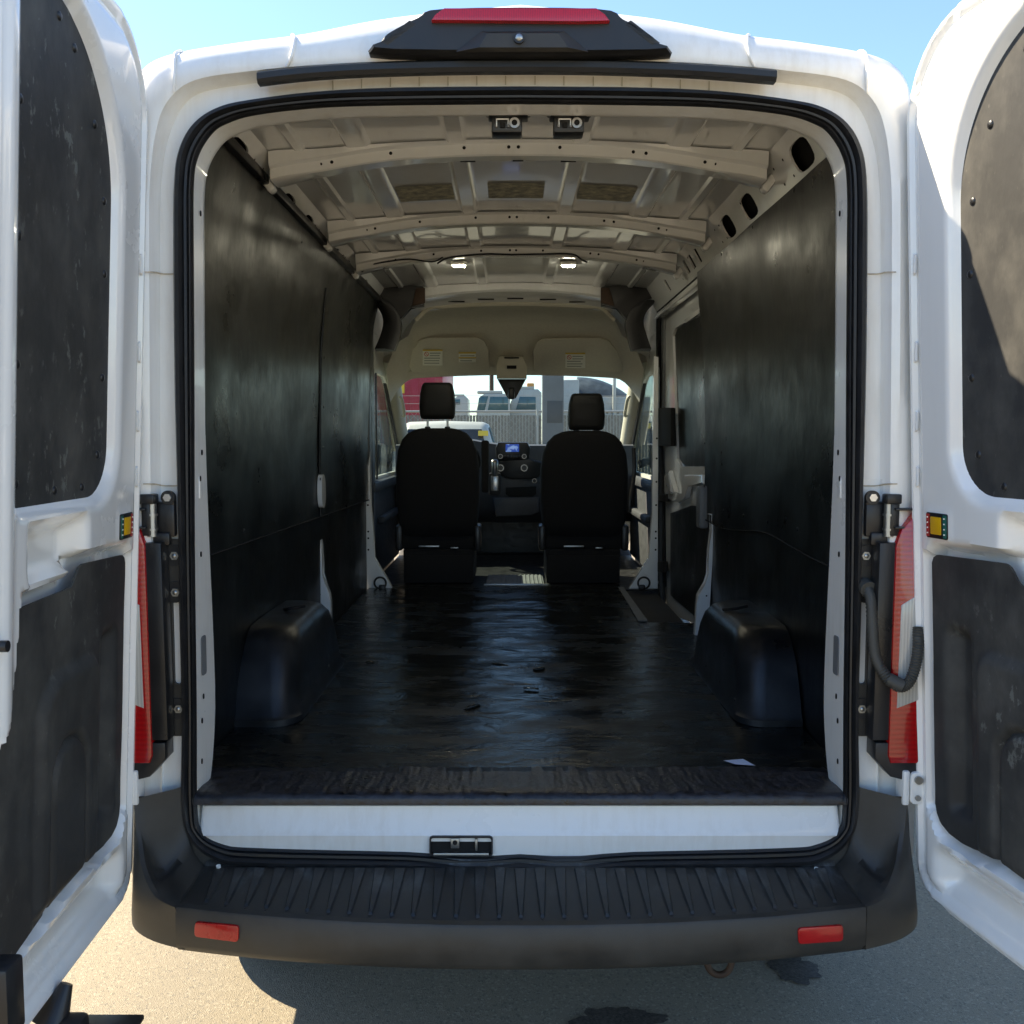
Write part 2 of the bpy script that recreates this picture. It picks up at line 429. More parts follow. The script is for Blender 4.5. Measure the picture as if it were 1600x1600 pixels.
# ================================================================== VAN
van = empty('cargo_van', 'white cargo van with both rear doors open on an empty black lined cargo bay', 'van')
FZ = .72         # top of the rubber mat

# ---- rear frame: curves read from the photograph, left half, bottom centre -> top centre
SO = [(812,1354),(600,1353),(400,1351),(340,1341),(300,1306),(286,1250),(287,1100),(282,850),(276,600),(274,400),(275,290),(283,235),(306,195),(345,170),(400,158),(500,146),(620,140),(812,138)]
SI = [(812,1334),(600,1331),(400,1326),(348,1320),(314,1300),(305,1262),(304,1100),(301,850),(300,600),(299,400),(299,290),(306,243),(328,206),(354,189),(400,176),(500,165),(620,161),(812,159)]
ST = [(812,1380),(600,1380),(390,1376),(322,1366),(272,1330),(256,1250),(256,1100),(252,850),(250,600),(250,400),(252,290),(262,222),(285,168),(320,143),(400,130),(500,122),(620,117),(812,114)]
LP = [(812,1400),(600,1400),(380,1396),(305,1386),(252,1345),(238,1250),(238,1100),(236,850),(234,600),(233,400),(234,290),(243,208),(262,158),(305,125),(400,110),(500,101),(620,95),(812,91)]
OU = [(812,1420),(600,1420),(370,1410),(280,1400),(215,1360),(202,1250),(202,1100),(202,850),(203,600),(204,400),(205,250),(210,165),(229,118),(276,93),(380,75),(480,62),(620,36),(812,16)]
def curve3(tab, y, sub=6):
    p = [at(a, c, y) for a, c in tab]; p[0].x = 0; p[-1].x = 0
    return catmull(p, sub)
def full(h):
    return [Vector(p) for p in h]+[Vector((-p.x, p.y, p.z)) for p in reversed(h[1:-1])]
so, si, st, lp, ou = curve3(SO, 0), curve3(SI, 0), curve3(ST, 0), curve3(LP, -.05), curve3(OU, .03)
NR = len(so)
for p in lp: p.y *= sstep(.86, .93, p.z)
def dip(h):           # the soft dip of the sill around the latch opening
    return h
def jamb(p, i, k):
    q = Vector(p); row = i/6
    low = 1-sstep(4.0, 6.0, row)
    ye = lerp(.17, .09, sstep(.8, 1.9, p.z))
    side = Vector((p.x, [.03, .1, ye, ye+.015][k] if k else .03, p.z))
    if k == 3: side.x -= .05*(1 if row < 13 else 0) ; side.z += .10*sstep(12, 14, row)
    bot = Vector((p.x*(1-.002*k), [-.006, .008, .02, .05][k], [.628, .64, .695, .70][k]))
    return side.lerp(bot, low)
js = [[jamb(p, i, k) for i, p in enumerate(si)] for k in range(4)]
lo2 = [Vector((lerp(a.x, c.x, .22), -.058*sstep(.86, .93, a.z), lerp(a.z, c.z, .25))) for a, c in zip(lp, ou)]
lo3 = [Vector((lerp(a.x, c.x, .70), -.04*sstep(.86, .93, a.z), lerp(a.z, c.z, .75))) for a, c in zip(lp, ou)]
lo4 = [Vector((lerp(a.x, c.x, .96), -.008, lerp(a.z, c.z, .97))) for a, c in zip(lp, ou)]
st2 = [Vector((lerp(a.x, c.x, .12), -.006, lerp(a.z, c.z, .12))) for a, c in zip(st, lp)]
b = B()
b.loft([full(h) for h in (js[3], js[2], js[1], js[0], si, so, st, st2, lp, lo2, lo3, lo4, ou)])
frame = b.done('rear_frame', 'white', van, 50)
# rubber seal around the opening
prof = [(-.05, .004), (.0, -.014), (.18, -.026), (.42, -.027), (.55, -.018), (.60, -.007), (.66, -.015), (.82, -.014), (.88, -.004), (.94, -.010), (1.04, -.006), (1.06, .012)]
def sealloop(f, y):
    h = []
    for i in range(NR):
        p = so[i].lerp(si[i], f); z = p.z
        if i < 12: z -= .010*math.exp(-((p.x+.12)/.1)**2)
        h.append(Vector((p.x, y, z)))
    return full(h)
b = B(); b.loft([sealloop(*p) for p in prof]); b.done('door_seal', 'seal', van, 50)
# overlap joints in the corners of the frame
def on(tab_a, tab_b, i, f, y): 
    p = tab_a[i].lerp(tab_b[i], f); return Vector((p.x, y, p.z))

for px_a, px_b, py in ((226, 275, 425), (224, 280, 756), (1352, 1400, 425), (1345, 1402, 756)):
    b = B(); n_ = 8
    P = []
    for k in range(n_+1):
        px = lerp(px_a, px_b, k/n_); f = (px-px_a)/(px_b-px_a); f = f if px_a < 800 else 1-f
        yy = lerp(-.062, -.003, sstep(.15, .5, f)); P.append(at(px, py+3*sstep(.3, .6, f), yy))
    b.tube(P, .0016, 5); b.done('body_seam', 'seamrust', van)
for x0 in (-.80, -.535, .535, .80):
    sg = 1 if x0 > 0 else -1
    P = []
    for h in (lp, lo2, lo3, lo4, ou):
        q = min((p for p in h[60:]), key=lambda p: abs(p.x+abs(x0))); P.append(Vector((-q.x if sg > 0 else q.x, q.y-.002, q.z+.001)))
    b = B(); b.tube(catmull(P, 4), .0038, 8); b.done('roof_joint', 'white', van)
# drip strip over the opening
path = catmull([at(a, c, -.058) for a, c in ((403,122),(470,114),(560,108),(690,104),(812,103),(935,104),(1060,108),(1140,113),(1212,119))], 5)
b = B(); b.loft([[p+Vector((0, dy, dz)) for dy, dz in ((.02,-.013),(-.004,-.014),(-.012,-.006),(-.012,.007),(-.004,.013),(.02,.013))] for p in path], True, True, True)
b.done('drip_strip', 'seal', van)
b = B(); 
for px in (520,565,610,655,700,745,790,836,881,927,972,1018,1063,1108):
    y0 = interp(px, [(500,134),(620,128),(812,125),(1000,128),(1110,134)])
    b.box(at(px, y0, -.003), (.0022, .003, .02))
b.done('weld_mark', 'cream', van)

# high brake light with camera
OUT = [(600,85),(1026,86),(1040,72),(1030,58),(985,29),(938,9),(688,9),(642,26),(594,54),(585,68)]
OUT = [(p.x, p.y) for p in catmull([Vector((a, c, 0)) for a, c in OUT[-1:]+OUT+OUT[:2]], 4)][4:-4][:40]
fr = [at(812+(a-812)*.94, 47+(c-47)*.88, -.10) for a, c in OUT]; cen = sum(fr, Vector())/len(fr)
mid = [cen+(p-cen)*1.03+Vector((0, .02, 0)) for p in fr]
bk = [Vector((p.x*1.02, .16, p.z+.015)) for p in mid]
fr2 = [cen+Vector(((p.x-cen.x)*.985, 0, (p.z-cen.z)*.93))+Vector((0, -.008, 0)) for p in fr]
b = B(); b.loft([bk, mid, fr, fr2], True, True, True)
chl = b.done('brake_light', 'plastic_s', van, 30, 'high brake light with black housing and small camera')
b = B(); b.prism([at(a, c, -.125) for a, c in ((674,31),(680,22),(694,12),(932,12),(946,22),(953,32),(905,33))], (0, .03, 0), .003); b.done('lens', 'redlens_b', chl)
b = B(); P0 = [at(a, c, -.112) for a, c in ((712,81),(920,81),(882,49),(752,49))]; P1 = [at(a, c, -.124) for a, c in ((748,74),(888,74),(872,52),(762,52))]
b.loft([P0, P1], True, False, True); b.done('camera_housing', 'plastic', chl, 20)
p = at(811, 62, -.12); b = B(); b.cyl(p+Vector((0, .01, 0)), p+Vector((0, -.012, 0)), .012, 20); b.done('camera_ring', 'plastic_s', chl)
b = B(); b.dome(p+Vector((0, -.0125, 0)), (0, -1, 0), .0085, .5); b.done('camera_lens', 'zinc', chl)
for sx in (-1, 1):
    b = B()
    pl = [(594,66),(606,72),(652,38),(640,31)] if sx < 0 else [(1031,66),(1019,72),(974,38),(986,31)]
    b.prism([at(a, c, -.108) for a, c in pl], (0, .012, 0), .002); b.done('housing_cap', 'plastic', chl)

# body shell (outer skin, cargo part)
i0 = 26
shell = []
for y in (.03, .12, .5, 1.5, 2.5, 3.36):
    grow = .045*sstep(.0, .7, y)
    half = [Vector((p.x-grow, y, p.z+.01*sstep(0, .5, y))) for p in ou[i0:]]
    low = [Vector((half[0].x+.01, y, .43)), Vector((half[0].x, y, .6))]
    half = low+half
    shell.append(half+[Vector((-p.x, p.y, p.z)) for p in reversed(half[:-1])])
b = B(); b.loft(shell, False); b.done('body_side', 'white', van, 50)
# cab outer skin: roof cap, sides with door windows, bonnet
def cabsec(y, ztop, xw, zs):
    pts = []
    for k in range(21):
        a = math.pi*k/20; c, s = math.cos(a), math.sin(a)
        pts.append(Vector((-xw*math.copysign(abs(c)**.45, c), y, zs+(ztop-zs)*abs(s)**.6)))
    return pts
b = B(); b.loft([cabsec(3.3, 2.69, .955, 2.2), cabsec(3.7, 2.66, .95, 2.15), cabsec(4.1, 2.53, .94, 2.1), cabsec(4.45, 2.30, .93, 2.05), cabsec(4.66, 2.13, .91, 2.0)], False); b.done('cab_roof', 'white', van, 50)
for sx in (-1, 1):
    o = [(3.36,.43),(3.36,2.3),(4.2,2.3),(4.62,2.12),(5.62,1.48),(6.45,1.25),(6.6,1.0),(6.6,.45),(5.95,.43),(5.85,.7),(5.5,.85),(5.15,.7),(5.05,.43)]
    win = [(3.95,1.36),(3.95,2.05),(4.45,2.05),(4.62,2.0),(5.35,1.52),(5.3,1.36)]
    b = B(); b.plate(o, [win], lambda u, v: (sx*(.975-.035*sstep(1.3, 2.3, v)), u, v), (-sx*.03, 0, 0)); b.done('cab_side', 'white', van, 20)
    b = B(); b.plate(win, [], lambda u, v: (sx*(.962-.035*sstep(1.3, 2.3, v)), u, v), (-sx*.003, 0, 0)); b.done('side_window', 'glass', van, 0)
    # door mirror
    b = B(); b.box((sx*1.13, 5.0, 1.55), (.2, .09, .34), .03); b.cyl((sx*.95, 5.0, 1.42), (sx*1.06, 5.0, 1.46), .03); b.done('wing_mirror', 'plastic_s', van)
b = B(); b.loft([[Vector((x, 5.6-.0*abs(x), 1.50)) for x in frange(-.93, .93, 8)], [Vector((x, 6.2, 1.36-.05*(x/.9)**2)) for x in frange(-.93, .93, 8)], [Vector((x, 6.55, 1.15-.05*(x/.9)**2)) for x in frange(-.9, .9, 8)], [Vector((x, 6.66, .85)) for x in frange(-.9, .9, 8)], [Vector((x, 6.66, .42)) for x in frange(-.9, .9, 8)]], False); b.done('bonnet', 'white', van)
b = B(); b.grid(lambda u, v: (u*lerp(.87, .90, v), lerp(4.64, 5.62, v)+.06*(1-(u)**2)*.6, lerp(2.10, 1.50, v)), frange(-1, 1, 10), frange(0, 1, 6)); b.done('windscreen', 'glass', van, 60)

# underbody and wheels
b = B(); b.box((0, 3.3, .60), (1.72, 6.4, .16)); b.box((0, 3.2, .53), (.5, 5.6, .1)); b.cyl((-.7, .76, .36), (.7, .76, .36), .06); b.done('underbody', 'underbody', van)
whl = None
for wx, wy in ((-.82, .76), (.82, .76), (-.82, 5.5), (.83, 5.5)):
    if whl is None:
        whl = empty('wheel', parent=van, loc=(wx, wy, .36))
        b = B(); P = [(-.11, .25), (-.12, .30), (-.115, .345), (-.09, .36), (.09, .36), (.115, .345), (.12, .30), (.11, .25)]
        b.loft([[Vector((x, r*math.cos(a), r*math.sin(a))) for a in [2*math.pi*k/40 for k in range(40)]] for x, r in P]); b.done('tyre', 'tyre', whl)
        b = B(); P = [(-.09, .25), (-.05, .22), (-.02, .15), (-.04, .08), (-.04, .01), (.04, .01), (.09, .25)]
        b.loft([[Vector((x, r*math.cos(a), r*math.sin(a))) for a in [2*math.pi*k/32 for k in range(32)]] for x, r in P]); b.done('rim', 'galv', whl)
    else:
        c = copy_tree(whl, van); c.location = (wx, wy, .36)
# tow hook
p = at(1124, 1500, -.06)
b = B(); b.tube(catmull([(p.x-.036, -.02, p.z+.07), (p.x-.034, -.05, p.z+.02), (p.x-.025, -.06, p.z-.022), (p.x, -.064, p.z-.036), (p.x+.026, -.06, p.z-.022), (p.x+.034, -.05, p.z+.02), (p.x+.036, -.02, p.z+.07)], 6), .0085, 10); b.done('tow_hook', 'rust', van)

# ---- bumper
BT = .555
def yf(x): return -.313+.085*(abs(x)/.79)**2.2
b = B(); secs = []
for x in frange(-.787, .787, 40):
    f = yf(x)
    secs.append([Vector((x, a, c)) for a, c in ((f+.10, .425), (f+.035, .436), (f+.010, .450), (f-.002, .468), (f-.002, .506), (f, .549), (f+.004, .5545), (f+.019, .5565), (f+.024, .5485), (f+.12, .549), (-.02, .556), (-.004, .575), (-.004, .45))])
b.loft(secs, True, True, True); bumper = b.done('bumper', 'bumper', van, 40, 'dark grey plastic rear bumper with ribbed step')
# raised ribs of the step, wedge shaped, flaring towards the van
for k in range(-15, 16):
    xf = k*.0485; f = yf(xf)
    xr = xf*1.02
    b = B()
    z0 = .5465
    A = [Vector((xf-.006, f+.046, z0)), Vector((xf+.006, f+.046, z0)), Vector((xr+.0155, -.035, z0+.007)), Vector((xr-.0155, -.035, z0+.007))]
    T = [Vector((p.x+(.003 if i in (0, 3) else -.003), p.y+(.008 if i < 2 else -.004), p.z+.0075)) for i, p in enumerate(A)]
    b.loft([A, T], True, False, True); b.dome((xf, f+.041, .5478), (0, 0, 1), .0035, .6, 8); b.done('rib', 'scuffed', bumper, 20)
for sx in (-1, 1):
    # wrap-round corner
    secs = []
    TT = [(.7885, -.2285, .555, .7885, -.018, .556, .7885, -.2285), (.848, -.190, .562, .815, -.018, .59, .872, -.192), (.895, -.138, .598, .826, -.018, .64, .938, -.138), (.922, -.095, .655, .830, -.018, .69, .972, -.07), (.934, -.078, .712, .832, -.018, .735, .984, .01), (.938, -.072, .748, .832, -.018, .760, .988, .09)]
    for rx, ry, rz, ix, iy, iz, bx, by in TT:
        rim = Vector((sx*rx, ry, rz)); inn = Vector((sx*ix, iy, iz)); bx *= .978 if sx < 0 else 1; bot = Vector((sx*bx, by, .455))
        sag = lambda t: inn.lerp(rim, t)+Vector((0, 0, -1))*(.07*math.sin(math.pi*t)*sstep(.555, .62, rz)*(1-sstep(.66, .745, rz)))+Vector((0, -.004*math.sin(math.pi*t), 0))
        outw = Vector((sx*(bx-rx)*.55, (by-ry)*.45, 0))
        secs.append([inn, sag(.25), sag(.5), sag(.75), rim+Vector((-sx*.008, .006, .004)), rim+Vector((0, 0, 0)), rim+outw*.55+Vector((0, -.002, -.012)), rim.lerp(bot, .5)+outw*.5, bot+Vector((0, 0, .02)), bot, bot+Vector((-sx*.04, .05, -.02)), Vector((sx*(ix-.0), .02, .44))])
    cat = []
    n = len(secs[0]); cols = [catmull([s[i] for s in secs], 4) for i in range(n)]
    b = B(); b.loft([[c[k] for c in cols] for k in range(len(cols[0]))], True, True, True)
    b.done('bumper_corner', 'plastic', van, 38)
    px = (302, 373) if sx < 0 else (1247, 1318)
    b = B()
    zz = lambda a, c: at(a, c, yf(at(a, c, -.27).x)-.006)
    q = [(304,1441),(373,1447),(372,1473),(303,1464)] if sx < 0 else [(1247,1451),(1318,1446),(1318,1471),(1248,1476)]
    pts = [zz(*v) for v in q]; cn = sum(pts, Vector())/4
    rp = []
    for i in range(4):
        a_, p_, n_ = pts[i-1], pts[i], pts[(i+1) % 4]
        la, ln = (a_-p_).length, (n_-p_).length; A_ = p_+(a_-p_)*(.008/la); N_ = p_+(n_-p_)*(.008/ln)
        rp += [A_, A_.lerp(N_, .33).lerp(p_, .38), A_.lerp(N_, .67).lerp(p_, .38), N_]
    b.prism(rp, (0, .02, 0), .002); b.done('reflector', 'redflat', bumper)
for px, py in ((342,1355),(545,1363),(825,1365),(1070,1364),(1275,1359)):
    p = at(px, py, -.035); b = B(); b.cyl(p+Vector((0, 0, -.01)), p+Vector((0, -.004, .006)), .0058, 10); b.done('clip', 'label', bumper)
# black scuff trim under and beside the seal
def ring(tab, f0, f1, n0, n1, y):
    return None
b = B(); lo = []
def scuff(i, k):
    s_ = so[i]; t_ = st[i]; fade = sstep(26, 34, i)
    p = [s_, s_.lerp(t_, .35), s_.lerp(t_, .8), t_.lerp(lp[i], .5)][k]
    q = Vector((p.x, [-.008, -.012, -.013, -.02][k], p.z))
    if k == 3 and i < 26: q.z = min(q.z, .54); q.y = -.012
    return q
half = [[scuff(i, k) for i in range(0, 31)] for k in range(4)]
b.loft([[Vector((p.x, p.y, p.z)) for p in reversed(h)]+[Vector((-p.x, p.y, p.z)) for p in h[1:]] for h in half], False)
b.done('scuff_trim', 'plastic', van, 60)

# ---- rear pillar furniture: trim, tail lamps, hinges
for sx in (-1, 1):
    X = lambda a: sx*a
    out = [(.830,.885),(.905,.885),(.91,.93),(.91,1.30),(.905,1.375),(.832,1.375)]
    holes = [rrect(.836, 1.015, .853, 1.225, .008, 3)]
    b = B(); b.plate(out, holes, lambda u, v: (sx*u, -.012, v), (0, .011, 0)); tr = b.done('pillar_trim', 'plastic', van, 20)
    b = B(); b.prism([(sx*u, -.0145, v) for u, v in ((.852,.89),(.897,.89),(.897,1.372),(.856,1.372))], (0, -.052, 0), .006); b.done('trim_ridge', 'plastic_s', tr)
    for z in (1.335, 1.245, .955):
        b = B(); b.plate(oval(.845, z, .020, .026, 18), [], lambda u, v: (sx*u, -.0165, v), (0, .005, 0)); b.done('bolt_pocket', 'seal', tr)
        b = B(); b.cyl((sx*.842, -.017, z), (sx*.842, -.021, z), .011, 6); b.dome((sx*.842, -.021, z), (0, -1, 0), .006); b.done('bolt', 'zinc', tr)
    # lamp
    zt, zb_ = 1.465, .835
    o = [(.890,zb_+.02),(.897,zb_),(1.0,zb_),(1.0,zt+.02),(.955,zt-.005),(.905,zt-.06),(.893,zt-.10)]
    b = B(); b.prism([(sx*u, -.072, v) for u, v in o], (0, .16, 0), .006); lamp = b.done('tail_lamp', 'redlens', van, 40, 'tall red tail lamp on the rear corner')
    cl = [(.909,1.223),(.99,1.275),(.99,1.005),(.906,.972)]
    b = B(); b.prism([(sx*u, -.0745, v) for u, v in cl], (0, .010, 0), .003); b.done('clear_lens', 'clearlens', lamp)
    b = B(); b.prism([(sx*u, -.066, v) for u, v in ((.86,.845),(.90,.80),(1.0,.775),(1.0,.834),(.905,.834),(.90,.885),(.86,.885))], (0, .06, 0), .004); b.done('lamp_base', 'plastic_s', lamp)
    # upper hinge
    h = empty('door_hinge', parent=van)
    b = B(); b.box((sx*.862, -.02, 1.425), (.055, .022, .085), .006); b.box((sx*.848, -.022, 1.472), (.03, .02, .032), .007); b.cyl((sx*.848, -.025, 1.478), (sx*.848, -.036, 1.478), .017, 18); b.done('hinge_plate', 'black', h)
    b = B(); b.cyl((sx*.848, -.034, 1.478), (sx*.848, -.041, 1.478), .010, 6); b.done('bolt', 'steel', h)
    b = B(); b.cyl((sx*.884, -.046, 1.385), (sx*.884, -.046, 1.475), .012, 14); b.cyl((sx*.884, -.046, 1.435), (sx*.884, -.046, 1.440), .0145, 14); b.cyl((sx*.884, -.046, 1.400), (sx*.884, -.046, 1.405), .0145, 14); b.done('hinge_pin', 'zinc', h)
    b = B(); b.box((sx*.888, -.05, 1.476), (.036, .036, .024), .004); b.box((sx*.893, -.046, 1.43), (.022, .03, .085), .004); b.box((sx*.875, -.03, 1.378), (.06, .02, .03), .004); b.done('hinge_knuckle', 'black', h)
    b = B(); b.box((sx*.935, -.06, 1.452), (.09, .022, .006), .002); b.box((sx*.935, -.06, 1.408), (.09, .022, .006), .002); b.box((sx*.972, -.065, 1.425), (.012, .03, .09), .003); b.done('hinge_arm', 'black', h)
    # lower hinge
    b = B(); b.box((sx*.935, -.05, .775), (.016, .05, .085), .004); b.prism([(sx*u, -.075, v) for u, v in rrect(.945, .735, 1.0, .815, .012, 3)], (0, .02, 0), .003); h2 = b.done('door_hinge', 'white', van)
    b = B(); b.cyl((sx*.962, -.074, .797), (sx*.962, -.082, .797), .010, 12); b.cyl((sx*.962, -.074, .752), (sx*.962, -.08, .752), .007, 12); b.done('bolt', 'zinc', h2)
    # wind deflector pad at the upper pillar, wash holes in the jamb
    b = B(); b.prism([(sx*u, -.045, v) for u, v in rrect(.898, 2.03, .94, 2.13, .014, 4)], (0, .012, 0), .003); b.done('hinge_cover', 'white', van)
# wiring conduit of the right door
b = B(); pth = catmull([(.842, -.02, 1.262), (.844, -.05, 1.235), (.846, -.062, 1.17), (.852, -.07, 1.10), (.872, -.085, 1.055), (.898, -.10, 1.032), (.920, -.105, 1.045), (.936, -.10, 1.085), (.945, -.09, 1.13), (.950, -.075, 1.17)], 14)
rad = [.0128+.0011*(1 if i % 2 else -1) for i in range(len(pth))]
b.tube(pth, rad, 12); cond = b.done('wiring_conduit', 'conduit', van, 60, 'corrugated rubber cable conduit looping to the right rear door')
b = B(); b.tube([pth[62-3], pth[62+14]], .0165, 12); b.cyl((.842, -.012, 1.262), (.843, -.04, 1.255), .020, 14); b.done('conduit_sleeve', 'conduit', cond)

# ---- cargo interior
def wx(z): return .885-.012*sstep(1.5, 2.0, z)-.036*sstep(1.95, 2.42, z)
def zroof(x): return 2.552-.045*(x/.77)**2
ZR = [.70, 1.0, 1.3, 1.6, 1.8, 2.0, 2.15, 2.3, 2.42]
for sx in (-1, 1):
    b = B(); yend = 3.42 if sx < 0 else 2.12
    b.grid(lambda u, v: (sx*(wx(v)+.026), u, v), [.10, .5, 1.2, 2.0, 2.12] + ([3.42] if sx < 0 else []), ZR); b.done('wall_skin', 'white_in', van, 60)
    # inclined roof rail with oval openings
    holes = [oval(y, .055, hw, .036, 16, 3.2) for y, hw in ((.50, .085), (1.12, .08), (1.44, .075))] + [rrect(y, .03, y+.055, .085, .006, 2) for y in (2.02, 2.16, 2.30, 2.86)]
    b = B(); b.plate([(.08, 0), (3.5, 0), (3.5, .125), (.08, .125)], holes, lambda u, v: (sx*(.848-v/.125*.074), u, 2.378+v/.125*.13), (sx*.006, 0, .003)); rail = b.done('roof_rail', 'white_in', van, 20)
    b = B(); b.grid(lambda u, v: (sx*(.892-.07*v), u, 2.36+.16*v), [.12, 3.5], [0, 1]); b.done('rail_cavity', 'hole', rail, 0)
    b = B()
    for y in (.62, .72, 1.16, 1.52, 1.6, 2.2, 2.5, .3):
        for k in range(2):
            v = .03+.05*k; b.dome((sx*(.848-v/.125*.074-.001), y+.02*k, 2.378+v/.125*.13-.0005), (-sx*.87, 0, -.49), .005, .2, 8)
    b.done('rail_hole', 'hole', rail)
    # vertical stiffener at each bow
    for y in (.78, 1.74, 2.44):
        b = B(); b.box((sx*.812, y+.02, 2.45), (.03, .05, .11), .012, Matrix.Rotation(sx*.6, 3, 'Y')); b.done('bow_bracket', 'white_in', rail)
def skin(x, y):
    z = zroof(x)
    for c, wd in ((.195, .034), (.50, .042), (.68, .02)):
        d = abs(abs(x)-c); z -= .009*(1-sstep(wd*.7, wd, d))
    return z
xs = frange(-.78, .78, 208)
b = B(); b.grid(lambda x, y: (x, y, skin(x, y)+.0015*NZ(x*3, y*2, 1)), xs, [.10]+frange(.2, 3.66, 26)); b.done('roof_skin', 'white_in', van, 30)
# roof bows
def zbow(x): return 2.508-.082*(abs(x)/.75)**2.3
for k, (y0, wd) in enumerate(((.745, .105), (1.70, .115), (2.40, .11))):
    secs = []
    for x in frange(-.772, .772, 60):
        z = zbow(x)+(.010 if abs(x) < .20 else 0)*0
        fl = .03*sstep(.60, .76, abs(x)); kk = .012*(1-sstep(.30, .36, abs(x)))
        secs.append([Vector((x, y0-fl-.02, zroof(x)-.004)), Vector((x, y0-fl-.016, z+.040)), Vector((x, y0-fl, z+.033)), Vector((x, y0-fl, z+.004-kk*.3)), Vector((x, y0-fl+.006, z-kk*.3)), Vector((x, y0+wd-.03, z+.003)), Vector((x, y0+wd-.022+fl*.5, z+.012)), Vector((x, y0+wd-.02+fl*.5, z+.022)), Vector((x, y0+wd+.02+kk+fl, z+.026)), Vector((x, y0+wd+.02+kk+fl, zroof(x)-.004))])
    b = B(); b.loft(secs, True, True, True); bow = b.done('roof_bow', 'white_in', van, 35)
    b = B()
    for x in (-.62, -.585, -.40, -.17, -.03, .0, .13, .36, .40, .585, .62):
        b.dome((x, y0-.0008, zbow(x)+.022), (0, -1, -.05), .0055, .15, 8)
    b.done('bow_hole', 'hole', bow)
    b = B()
    for x, w2 in ((-.27, .075), (-.06, .07), (.06, .07), (.27, .075)):
        b.box((x, y0+wd+.034, zbow(x)+.0245), (w2, .03, .004), .0015)
    b.done('bow_tab', 'white_in', bow)
    b = B()
    for x, w2 in ((-.165, .05), (.0, .035), (.165, .05)):
        b.box((x, y0+wd+.036, zbow(x)+.022), (w2, .02, .004))
    b.done('bow_slot', 'hole', bow)
# sound deadening pads
for x in (-.345, -.005, .335):
    b = B(); b.grid(lambda u, v: (u, v, skin(u, v)-.004-.0025*abs(NZ(u*30, v*30, 3))), frange(x-.105, x+.105, 16), frange(1.24, 1.46, 14)); b.done('sound_pad', 'pad', van, 60)
# front header beam and LED lamps
secs = []
for x in frange(-.60, .60, 30):
    z = 2.500-.045*(x/.56)**2
    secs.append([Vector((x, 3.50, zroof(x)-.002)), Vector((x, 3.50, z+.012)), Vector((x, 3.51, z)), Vector((x, 3.56, z-.006)), Vector((x, 3.62, z-.022)), Vector((x, 3.66, z-.05)), Vector((x, 3.70, z-.05)), Vector((x, 3.70, zroof(x)))])
b = B(); b.loft(secs, True, True, True); b.done('header_beam', 'white_in', van, 35)
b = B()
for x in (-.36, -.18, .0, .2, .38): b.box((x, 3.622, 2.474-.045*(x/.56)**2), (.10, .02, .006), .002)
b.done('header_slot', 'hole', van)
for px in (717, 888):
    p = at(px, 407, 2.78); b = B(); b.box((p.x, p.y, 2.533), (.085, .06, .018), .006); l = b.done('roof_lamp', 'label', van)
    b = B(); b.box((p.x, p.y, 2.521), (.06, .035, .006), .002); b.done('lamp_lens', 'led', l)
# loose wiring along the third bow
b = B(); b.tube(catmull([at(683, 412, 2.385), at(697, 404, 2.385), at(720, 400, 2.385), at(760, 397, 2.385), at(800, 398, 2.385), at(850, 397, 2.385), at(893, 397, 2.385), at(908, 405, 2.385), at(918, 410, 2.385)], 5), .0045, 6); b.done('roof_wire', 'seal', van)
b = B(); b.tube(catmull([at(565, 425, 2.385), at(580, 414, 2.385), at(610, 408, 2.385), at(640, 405, 2.385), at(675, 409, 2.385), at(692, 402, 2.385)], 5), .004, 6); b.done('roof_wire', 'seal', van)
# two black door catches under the rear header
for px in (794, 890):
    a = at(px, 172, .12); c = at(px-2, 193, .14)
    b = B(); b.box((a.x, a.y+.0, a.z), (.115, .07, .022), .008); b.box((a.x, a.y-.0, a.z-.014), (.10, .055, .016), .004)
    b.box((c.x, c.y, c.z), (.076, .06, .062), .006); dc = b.done('door_catch', 'plastic_s', van, 40)
    f = c.y-.031
    b = B(); b.tube([(c.x-.026, f-.003, c.z-.020), (c.x-.026, f-.003, c.z+.0), (c.x+.004, f-.003, c.z+.0), (c.x+.004, f-.003, c.z-.020)], .0035, 8); b.cyl((c.x+.019, f+.004, c.z-.010), (c.x+.019, f-.008, c.z-.010), .013, 16); b.done('catch_plate', 'steel', dc)
    b = B(); b.cyl((c.x+.019, f-.006, c.z-.010), (c.x+.019, f-.010, c.z-.010), .007, 12); b.box((c.x-.011, f-.002, c.z-.014), (.014, .006, .014), .002); b.done('catch_roller', 'hole', dc)
b = B()
for px in (510, 716, 964, 1112):
    p = at(px, 167 if px in (716, 964) else 171, .045); b.dome((p.x, p.y, p.z), (0, 0, -1), .012, .1, 12)
b.done('header_hole', 'hole', van)

# black wall boards
def board(name, sx, y0, y1, z0f, z1f, mat, seed, dent=.004, inset=0.0, thick=.010, cut=None):
    b = B(); nu = max(6, int((y1-y0)/.05)); nv = 26
    def fn(u, v):
        y = lerp(y0, y1, u); z = lerp(z0f(y), z1f(y), v)
        if cut: y, z = cut(y, z, u, v)
        x = wx(z)-.002-inset-(.022*sstep(2.28, 2.42, z) if sx < 0 else 0)+dent*NZ(y*2.3+seed, z*2.1, seed)+dent*.3*NZ(y*9, z*6, seed)
        return Vector((sx*x, y, z))
    g = b.grid(fn, frange(0, 1, nu), frange(0, 1, nv))
    r = bmesh.ops.solidify(b.bm, geom=b.bm.faces[:], thickness=thick)
    return b.done(name, mat, van, 40)
SEAM = lambda y: 1.292-.012*y
board('wall_panel', -1, .12, 1.945, SEAM, lambda y: 2.425, 'wallpanel', 1.3)
board('wall_panel', -1, 1.951, 3.43, SEAM, lambda y: 2.425, 'wallpanel', 4.1)
